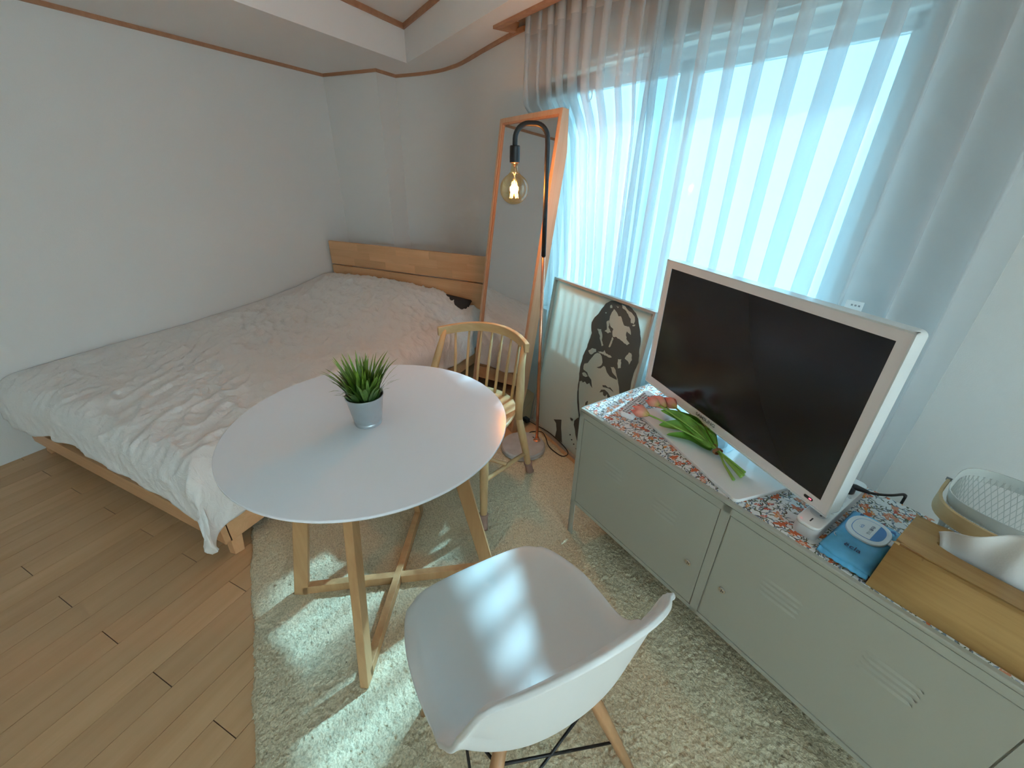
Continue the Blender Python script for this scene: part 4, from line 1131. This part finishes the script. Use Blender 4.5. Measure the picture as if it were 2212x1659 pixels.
b_.box(-tw / 2 + 0.004, tw / 2 - 0.004, 0.0, 0.006, z0 + th - bt, z0 + th - 0.004)
b_.box(-tw / 2 + 0.004, -tw / 2 + bs_, 0.0, 0.006, z0 + bb, z0 + th - bt)
b_.box(tw / 2 - bs_, tw / 2 - 0.004, 0.0, 0.006, z0 + bb, z0 + th - bt)
b_.build('bezel', 'tv_bezel', tv)
b_ = MB()
for q in ((-tw / 2, tw / 2, z0, z0 + 0.004), (-tw / 2, tw / 2, z0 + th - 0.004, z0 + th), (-tw / 2, -tw / 2 + 0.004, z0, z0 + th), (tw / 2 - 0.004, tw / 2, z0, z0 + th)): b_.box(q[0], q[1], -0.002, 0.008, q[2], q[3])
b_.build('clear_rim', 'tv_rim', tv)
MB().box(-tw / 2 + bs_, tw / 2 - bs_, 0.002, 0.005, z0 + bb, z0 + th - bt).build('screen', 'screen_black', tv)
text_part('logo', 'SAMSUNG', 0.0155, 'key_grey', tv, Matrix.Translation((-0.045, -0.0006, z0 + 0.018)) @ Matrix.Rotation(R(90), 4, 'X'), bold=0.0004, sx=1.25)
b_ = MB(); b_.prism(rrect(tw / 2 - 0.066, tw / 2 - 0.042, z0 + 0.012, z0 + 0.020, 0.0039), -0.0006, 0.0002, MX); b_.build('sensor', 'black_plastic', tv)
MB().box(tw / 2 - 0.052, tw / 2 - 0.046, -0.0009, -0.0005, z0 + 0.0145, z0 + 0.0175).build('power_light', 'led_red', tv)
b_ = MB(); b_.lathe([(0.042, 0.014), (0.042, z0 + 0.004), (0.040, z0 + 0.004), (0.040, 0.014)], 28, (0, 0.012, 0)); smooth_angle(b_.build('neck', 'acrylic', tv), 0.5)
b_ = MB(); b_.lathe([(0.0, 0.0115), (0.060, 0.0115), (0.060, 0.0145), (0.0, 0.0145)], 32, (0, 0.012, 0)); smooth_angle(b_.build('neck_ring', 'acrylic', tv), 0.5)
b_ = MB(); b_.prism(rrect(-0.242, 0.240, -0.122, 0.122, 0.014), 0.0, 0.0112); b_.build('stand_base', 'gloss_white', tv, bevel=0.002)
ZB_ = ZK + 0.0112

# ================================================================== REMOTE
rm = thing('remote_control', 'white remote control full of grey buttons left of the tulips', 'remote', (-0.1165, 1.4185, ZK), R(75) - R(90))
b_ = MB(); b_.prism(rrect(-0.0255, 0.0255, -0.110, 0.110, 0.007), 0.0, 0.019); b_.build('body', 'remote_white', rm, bevel=0.003)
key = None
for r_ in range(15):
    for c_ in range(4):
        if (r_, c_) in ((0, 3), (7, 1), (14, 1), (14, 2)): continue
        mt_ = 'key_grey'
        if r_ == 11: mt_ = 'key_dark' if c_ in (0, 2) else 'key_red'
        if (r_, c_) == (7, 2): mt_ = 'key_teal'
        if (r_, c_) == (0, 2): mt_ = 'key_red'
        kb = MB().box(-0.0040, 0.0040, -0.0034, 0.0034, 0, 0.0012).build('button', mt_, rm) if (key is None or mt_ != 'key_grey') else copy_part(key, rm)
        if key is None: key = kb
        kb.location = (-0.0165 + c_ * 0.011, -0.099 + r_ * 0.0128, 0.019)
MB().box(-0.014, 0.014, 0.0975, 0.099, 0.019, 0.0193).build('print', 'key_grey', rm)

# ================================================================== TULIPS
TU = Vector((0.138, 1.208, ZB_))
bq = thing('tulip_bouquet', 'tied bunch of pink tulips lying on the television stand', 'flowers', TU)
heads = [((-0.093, 1.288, 0.700), (-0.88, 0.36, -0.02), 1.25), ((-0.040, 1.372, 0.705), (-0.70, 0.66, 0.10), 1.25), ((-0.062, 1.345, 0.716), (-0.80, 0.55, 0.02), 1.05), ((-0.005, 1.392, 0.700), (-0.62, 0.74, 0.06), 1.15)]
ends = [(0.196, 1.078, 0.671), (0.222, 1.110, 0.672), (0.214, 1.092, 0.677), (0.226, 1.126, 0.671)]
tie = Vector((0.142, 1.203, 0.679))
for i, ((hx, hy, hz), d, s) in enumerate(heads):
    d = Vector(d).normalized(); h_ = Vector((hx, hy, hz)); base = h_ - d * 0.022 * s
    fl_ = bpy.data.objects.new('flower', None); COL.objects.link(fl_); fl_.parent = bq
    fl_.location = base - TU; fl_.rotation_euler = d.to_track_quat('Z', 'Y').to_euler(); fl_.empty_display_size = 0.02
    fl_.scale = (s, s, s)
    for k in range(6):
        a = k * math.pi / 3 + i; inner = k % 2
        b_ = MB()
        def pf_(u, v, inner=inner):
            w = (u - 0.5) * 2; t_ = v
            rad = (0.0035 + 0.0160 * math.sin(min(1, t_ * 1.25) * math.pi / 2) * (1 - 0.45 * sstep(0.55, 1.0, t_))) * (0.93 if inner else 1.04)
            ww = 0.70 * (math.sin(math.pi * (0.12 + 0.80 * t_)) ** 0.8)
            an = w * ww
            zz = 0.050 * t_ * (1 - 0.10 * w * w * t_)
            return Vector((rad * math.cos(an), rad * math.sin(an), zz))
        b_.grid(pf_, 8, 9)
        p_ = b_.build('petal', 'tulip_petal', fl_, smooth=True); p_.rotation_euler = (0, 0, a)
    e = Vector(ends[i]); mid = tie + Vector((random.uniform(-0.006, 0.006), random.uniform(-0.006, 0.006), (i - 1.5) * 0.003))
    pts = catmull([base + d * 0.002, base.lerp(mid, 0.5) + Vector((0, 0, 0.006)), mid, mid.lerp(e, 0.55), e], 6)
    b_ = MB(); b_.tube(pts, [0.0030] * (len(pts) - 8) + [lerp(0.0032, 0.0046, q / 7) for q in range(8)], 9); b_.build('stem', 'stem_green', bq, smooth=True, world=True)
def leaf(p0, p1, p2, w, tilt, twist=0.0):
    pts = catmull([p0, p1, p2], 9); n = len(pts); b_ = MB(); vs = []
    for i, p in enumerate(pts):
        u = i / (n - 1); d = (pts[min(i + 1, n - 1)] - pts[max(i - 1, 0)]).normalized()
        sd = d.cross(Vector((0, 0, 1))).normalized(); upv = sd.cross(d)
        a = tilt + twist * u; sd2 = sd * math.cos(a) + upv * math.sin(a); up2 = upv * math.cos(a) - sd * math.sin(a)
        ww = w * (math.sin(math.pi * min(1, 0.10 + 0.90 * u ** 0.85)) ** 0.75) + 0.0006
        for q in (-1, -0.5, 0, 0.5, 1): vs.append(p + sd2 * (q * ww) + up2 * (abs(q) ** 2 * ww * 0.42))
    b_.add(vs, [(5 * i + k, 5 * i + k + 1, 5 * i + 6 + k, 5 * i + 5 + k) for i in range(n - 1) for k in range(4)])
    b_.build('leaf', 'tulip_leaf', bq, smooth=True, world=True)
V3 = Vector
leaf(V3((0.137, 1.207, 0.678)), V3((0.065, 1.265, 0.690)), V3((-0.030, 1.262, 0.680)), 0.028, 0.35)
leaf(V3((0.135, 1.203, 0.670)), V3((0.075, 1.238, 0.672)), V3((0.000, 1.240, 0.664)), 0.019, 0.2)
leaf(V3((0.139, 1.210, 0.682)), V3((0.075, 1.300, 0.702)), V3((-0.020, 1.345, 0.700)), 0.027, -0.35)
leaf(V3((0.141, 1.212, 0.680)), V3((0.095, 1.310, 0.696)), V3((0.012, 1.368, 0.690)), 0.025, -0.7, 0.3)
leaf(V3((0.143, 1.214, 0.676)), V3((0.122, 1.300, 0.694)), V3((0.100, 1.372, 0.712)), 0.016, -0.9, 0.5)
leaf(V3((0.146, 1.215, 0.674)), V3((0.142, 1.270, 0.684)), V3((0.120, 1.312, 0.686)), 0.011, 0.9, 0.6)
leaf(V3((0.134, 1.206, 0.682)), V3((0.050, 1.285, 0.705)), V3((-0.035, 1.318, 0.706)), 0.017, 0.9, -0.4)
tm = Vector((0.152, 1.192, 0.678)); td = Vector((0.62, -0.76, 0)).normalized()
b_ = MB(); sd = Vector((-td.y, td.x, 0))
for k in range(5):
    c = tm + td * (0.0022 * (k - 2))
    b_.tube([c + sd * (0.0145 * math.cos(a)) + Vector((0, 0, 0.0085 * math.sin(a))) for a in [q * math.pi / 9 for q in range(19)]], 0.0012, 5, caps=False)
b_.tube([tm + Vector((0, 0, 0.009)), tm - td * 0.012 + Vector((0, 0, 0.016)), tm - td * 0.022 + Vector((0, 0, 0.010))], 0.0012, 5)
b_.build('twine_tie', 'twine', bq, smooth=True, world=True)

# ================================================================== POWER STRIP + PLUG
psb = thing('power_strip', 'white power strip lying under the right corner of the television', 'power strip', W(-0.203, 1.150, ZK), WA + R(90))
b_ = MB(); b_.prism(rrect(-0.150, 0.150, -0.0270, 0.0270, 0.018), 0.0, 0.029); b_.build('base', 'strip_grey', psb, bevel=0.001)
b_ = MB(); b_.prism(rrect(-0.1505, 0.1505, -0.0275, 0.0275, 0.0185), 0.029, 0.0375); b_.build('cover', 'gloss_white', psb, bevel=0.003)
MB().box(-0.133, -0.117, -0.0015, 0.0015, 0.0375, 0.0379).build('slot', 'black_plastic', psb)
for k in range(4):
    x = -0.085 + k * 0.052
    b_ = MB(); b_.lathe([(0.0195, 0.0378), (0.0195, 0.0381), (0.017, 0.0381), (0.016, 0.0376)], 26, (x, 0, 0)); s_ = smooth_angle(b_.build('socket_ring', 'strip_grey', psb), 0.5)
    b_ = MB(); b_.lathe([(0.0, 0.0376), (0.016, 0.0376), (0.0, 0.0377)], 24, (x, 0, 0)); b_.build('socket_face', 'remote_white', s_)
    b_ = MB()
    for q in (-1, 1): b_.lathe([(0.0, 0.0378), (0.0026, 0.0378), (0.0, 0.0379)], 10, (x + 0.0067 * q, 0.0067 * q, 0))
    b_.build('pin_hole', 'lock_dark', s_)
    b_ = MB(); b_.lathe([(0.0, 0.0395), (0.0032, 0.0392), (0.0040, 0.0376)], 14, (x + 0.026, -0.018, 0)); b_.build('button', 'gloss_white', psb, smooth=True)
pg = thing('power_plug', 'black round power plug with a cord in the white power strip', 'plug', W(-0.203, 1.221, ZK + 0.0381), WA)
b_ = MB(); b_.lathe([(0.0, 0.0), (0.0185, 0.0), (0.0185, 0.010), (0.014, 0.018), (0.0, 0.020)], 24); smooth_angle(b_.build('body', 'black_plastic', pg), 0.6)
b_ = MB(); b_.tube([(0.0, 0.0, 0.012), (0.014, 0.006, 0.017), (0.036, 0.012, 0.016), (0.044, 0.014, 0.0155)], [0.011, 0.0085, 0.0058, 0.0045], 12, flat=0.9); b_.build('strain_relief', 'black_plastic', pg, smooth=True)
cpl = catmull([(0.042, 0.014, 0.0155), (0.060, 0.032, 0.014), (0.078, 0.060, 0.012), (0.092, 0.096, 0.008), (0.094, 0.113, -0.004), (0.094, 0.1365, -0.032), (0.09, 0.142, -0.20)], 6)
b_ = MB(); b_.tube(cpl, 0.0033, 8); b_.build('cord', 'rubber', pg, smooth=True)

# ================================================================== WET WIPES
wp = thing('wet_wipes', 'light blue packet of wet wipes with a white flip lid', 'wipes packet', W(-0.113, 1.083, ZK), WA + R(90))
# local x along the pack (towards the window), y to the left
def bag(u, v, top=True):
    a, b2 = (u - 0.5) * 2, (v - 0.5) * 2
    L_ = 0.104 - 0.004 * abs(b2) ** 2 + 0.002 * math.sin(b2 * 5); Wd_ = 0.0535 - 0.0035 * (1 - abs(a)) - 0.002 * abs(a)
    prof_ = (max(0, 1 - abs(a) ** 3.2) ** 0.62) * (max(0, 1 - abs(b2) ** 6) ** 0.6)
    cr = 0.0016 * math.sin(a * 14 + b2 * 9) * (abs(a) ** 2)
    z = 0.017 + (0.017 if top else -0.0165) * prof_ + cr * prof_
    return Vector((a * L_, b2 * Wd_, max(0.0003, z)))
b_ = MB(); b_.grid(lambda u, v: bag(u, v), 40, 24); b_.grid(lambda u, v: bag(u, v, False), 40, 24)
b_.build('bag', 'wipe_blue', wp, smooth=True)
# crimped ends
for s in (-1, 1):
    b_ = MB(); b_.grid(lambda u, v, s=s: Vector((s * (0.099 + 0.010 * u), (v - 0.5) * 0.098, 0.017 - 0.010 * u * u + 0.0012 * math.sin(v * 40))), 4, 40)
    cr_ = b_.build('crimp', 'wipe_blue', wp, smooth=True); q = cr_.modifiers.new('s', 'SOLIDIFY'); q.thickness = 0.0006
def lidpoly(L_, W_, n=40, ex=2.5):
    pts = []
    for i in range(n):
        a = 2 * math.pi * i / n; c, s_ = math.cos(a), math.sin(a); r_ = (abs(c) ** ex + abs(s_) ** ex) ** (-1 / ex)
        pts.append((W_ * c * r_, L_ * s_ * r_))
    return pts
lid = MB().prism(lidpoly(0.041, 0.050), 0.0310, 0.0385).build('lid', 'wipe_white', wp, bevel=0.002)
lid.location = (0.022, 0.0, 0)
b_ = MB(); b_.prism([(-0.011, -0.040), (0.011, -0.040), (0.011, -0.050), (-0.011, -0.050)], 0.0325, 0.0365); b_.build('tab', 'wipe_white', lid, bevel=0.001)
b_ = MB(); b_.prism(lidpoly(0.0310, 0.038), 0.0384, 0.0388); b_.build('blue_ring', 'wipe_print_blue', lid)
b_ = MB(); pl_ = [(x, y) for x, y in lidpoly(0.0297, 0.0365, 60)]; b_.prism([(x, max(y, -0.0125)) for x, y in pl_], 0.0387, 0.0391); b_.build('lid_label', 'wipe_white', lid)
RT = Matrix.Rotation(R(-0), 4, 'Z')
# printing reads from the front edge towards the window
def wtext(name, body, size, mat, x, y, z, par, bold=0.0, rot=0.0, sx=1.0): text_part(name, body, size, mat, par, Matrix.Translation((x, y, z)) @ Matrix.Rotation(rot, 4, 'Z'), bold=bold, sx=sx)
wtext('print', 'ëcla', 0.010, 'wipe_print_blue', 0.0, 0.014, 0.0391, lid)
wtext('print', '엠보싱', 0.0075, 'wipe_grey', -0.0095, -0.004, 0.0391, lid)
wtext('print', '물티슈', 0.0078, 'wipe_navy', 0.0115, -0.004, 0.0391, lid, bold=0.0002)
def zbag(x, y): return bag((x / 0.104 + 1) / 2, (y / 0.05 + 1) / 2).z
wtext('brand_print', 'ëcla', 0.021, 'wipe_navy', -0.066, 0.0, 0.0335, wp, rot=R(-90))
b_ = MB(); b_.prism(lidpoly(0.0075, 0.0075, 24, 2), 0.0318, 0.0322); e1 = b_.build('emblem', 'wipe_white', wp); e1.location = (-0.046, 0.036, -0.0012)
b_ = MB(); b_.prism(lidpoly(0.0066, 0.0066, 24, 2), 0.0321, 0.0325); e2 = b_.build('emblem_ring', 'wipe_navy', e1)
b_ = MB(); b_.prism([(x, max(y, -0.002)) for x, y in lidpoly(0.0062, 0.0062, 24, 2)], 0.0323, 0.0328); b_.build('emblem_face', 'wipe_blue', e1)
wtext('count_print', '100', 0.010, 'wipe_navy', 0.078, 0.030, 0.0288, wp, bold=0.0002)
b_ = MB()
for dx, dy, r_ in ((0, 0, 0.006), (0.007, 0.002, 0.005), (-0.006, 0.001, 0.005)): b_.prism([(x + dx, y + dy) for x, y in lidpoly(r_, r_, 16, 2)], 0.0282, 0.0286)
cb = b_.build('cloud_print', 'wipe_print_blue', wp); cb.location = (0.068, -0.036, 0.0012)

# ================================================================== TISSUE BOX
TBA, TBN, TBL, TBW, TBH = -0.058, 0.976, 0.262, 0.136, 0.130
tb = thing('tissue_box', 'plain pale wood tissue box at the right end of the cabinet', 'tissue box', W(TBA + TBL / 2, TBN + TBW / 2, ZK), WA)
hw, hl = TBW / 2, TBL / 2
b_ = MB()
b_.box(-hl, hl, -hw, -hw + 0.012, 0, TBH); b_.box(-hl, hl, hw - 0.012, hw, 0, TBH); b_.box(-hl, -hl + 0.012, -hw, hw, 0, TBH); b_.box(hl - 0.012, hl, -hw, hw, 0, TBH)
tbw = b_.build('body', 'box_wood', tb, bevel=0.004, seg=3)
# lid with oval slot
sl = [(0.008 + 0.092 * math.cos(a) * (abs(math.cos(a)) ** -0.35 if abs(math.cos(a)) > 1e-3 else 1), 0.016 * math.sin(a)) for a in [2 * math.pi * i / 40 for i in range(40)]]
out = []
for x, y in sl:
    a = math.atan2(y / hw * 1.0, (x) / hl)
    c, s_ = math.cos(a), math.sin(a); m_ = max(abs(c), abs(s_)); out.append((hl * c / m_, hw * s_ / m_))
b_ = MB(); vs = []
for z in (TBH - 0.010, TBH + 0.0006):
    vs += [(x, y, z) for x, y in sl] + [(x, y, z) for x, y in out]
n = 40; fs = []
for i in range(n):
    j = (i + 1) % n
    fs += [(i, j, n + j, n + i), (2 * n + i, 3 * n + i, 3 * n + j, 2 * n + j), (i, 2 * n + i, 2 * n + j, j), (n + i, n + j, 3 * n + j, 3 * n + i)]
b_.add(vs, fs); b_.build('lid', 'box_wood', tb)
MB().box(-hl + 0.013, hl - 0.013, -hw + 0.013, hw - 0.013, 0.002, 0.09).build('inner_pack', 'bed_dark', tb)
# pulled tissue
ts = MB(); 
def tis(u, v):
    w = (u - 0.5) * 2
    x = -0.075 + 0.175 * u + 0.060 * v * (u - 0.25)
    crest_ = (0.150 * math.sin(math.pi * (0.06 + 0.55 * u)) + 0.012)
    z = TBH - 0.014 + crest_ * v
    y = 0.010 * math.sin(u * 9 + v * 2) * (0.3 + v) + 0.016 * math.sin(u * 21 + 1) * v * 0.5 - 0.020 * v * v
    return Vector((x, y, z))
ts.grid(tis, 40, 16)
to = ts.build('tissue', 'tissue', smooth=True); so = to.modifiers.new('s', 'SOLIDIFY'); so.thickness = 0.0012
to.location = tb.location; to.rotation_euler = tb.rotation_euler
tag(to, 'crumpled white tissue pulled up out of the wooden tissue box', 'tissue')

# ================================================================== WIRE BASKET
BA, BN, bl_, bw_, bh_ = 0.086, 1.236, 0.132, 0.110, 0.186
bk = thing('wire_basket', 'white wire mesh basket with a bent wood band behind the tissue box', 'basket', W(BA, BN, ZK), WA)
def sq(a, L_, W_, ex=3.6):
    c, s_ = math.cos(a), math.sin(a); r_ = (abs(c) ** ex + abs(s_) ** ex) ** (-1 / ex); return L_ * c * r_, W_ * s_ * r_
def bpt(a, z, k=0.0):
    t_ = z / bh_; f_ = lerp(0.80, 1.0, t_); x, y = sq(a, (bl_ - k) * f_, (bw_ - k) * f_); return Vector((x, y, z))
b_ = MB(); nw = 84
for k in range(nw):
    for d in (1, -1):
        a0 = 2 * math.pi * k / nw
        b_.tube([bpt(a0 + d * 0.42 * i / 10, 0.004 + (bh_ - 0.02) * i / 10, 0.003) for i in range(11)], 0.0008, 3, caps=False)
b_.build('mesh_wall', 'basket_wire', bk)['kind'] = 'stuff'
b_ = MB(); b_.prism([sq(2 * math.pi * i / 40, bl_ * 0.80, bw_ * 0.80) for i in range(40)], 0.0, 0.004); b_.build('bottom', 'basket_wire', bk)
b_ = MB(); vs = []; n = 56
for i in range(n):
    a = 2 * math.pi * i / n
    for z, k in ((bh_ - 0.028, 0.001), (bh_, -0.001), (bh_, 0.0008), (bh_ - 0.028, 0.0028)): vs.append(bpt(a, z, k) if z < bh_ else Vector((*sq(a, bl_ - k, bw_ - k), z)))
b_.add(vs, [(4 * i + k, 4 * i + (k + 1) % 4, 4 * ((i + 1) % n) + (k + 1) % 4, 4 * ((i + 1) % n) + k) for i in range(n) for k in range(4)])
smooth_angle(b_.build('rim', 'basket_wire', bk), 0.6)
# wooden swing handle folded down along the front
b_ = MB(); vs = []; n = 40
for i in range(n + 1):
    a = lerp(R(172), R(368), i / n); dr_ = 0.012 * math.sin(math.pi * i / n)
    for z, k in ((-0.016, 0.004), (0.016, 0.004), (0.016, 0.010), (-0.016, 0.010)):
        x, y = sq(a, bl_ + k, bw_ + k + dr_ * 0.2); vs.append(Vector((x, y, bh_ - 0.030 - 0.9 * dr_ + z)))
b_.add(vs, [(4 * i + k, 4 * i + (k + 1) % 4, 4 * i + 4 + (k + 1) % 4, 4 * i + 4 + k) for i in range(n) for k in range(4)] + [(0, 1, 2, 3), (4 * n + 3, 4 * n + 2, 4 * n + 1, 4 * n)])
smooth_angle(b_.build('wood_handle', 'band_wood', bk), 0.5)
for s in (-1, 1):
    b_ = MB(); b_.tube([(s * (bl_ - 0.002), 0.012, bh_ - 0.016), (s * (bl_ + 0.012), 0.012, bh_ - 0.016)], 0.004, 10); b_.build('rivet', 'screw_grey', bk, smooth=True)
b_ = MB()
def pbag(u, v):
    a = 2 * math.pi * u; r_ = math.sin(math.pi * min(0.98, 0.04 + 0.94 * v)) ** 0.6
    q = noise.noise(Vector((math.cos(a) * 2, math.sin(a) * 2, v * 5)))
    return Vector((0.072 * r_ * math.cos(a) * (1 + 0.25 * q), 0.062 * r_ * math.sin(a) * (1 + 0.25 * q), 0.012 + 0.105 * v + 0.012 * q))
b_.grid(pbag, 32, 18)
pb_ = b_.build('plastic_bag', 'thin_plastic', smooth=True); pb_.location = W(BA + 0.006, BN, ZK); pb_.rotation_euler = (0, 0, WA)
tag(pb_, 'crumpled clear plastic bag lying inside the wire basket', 'bag')
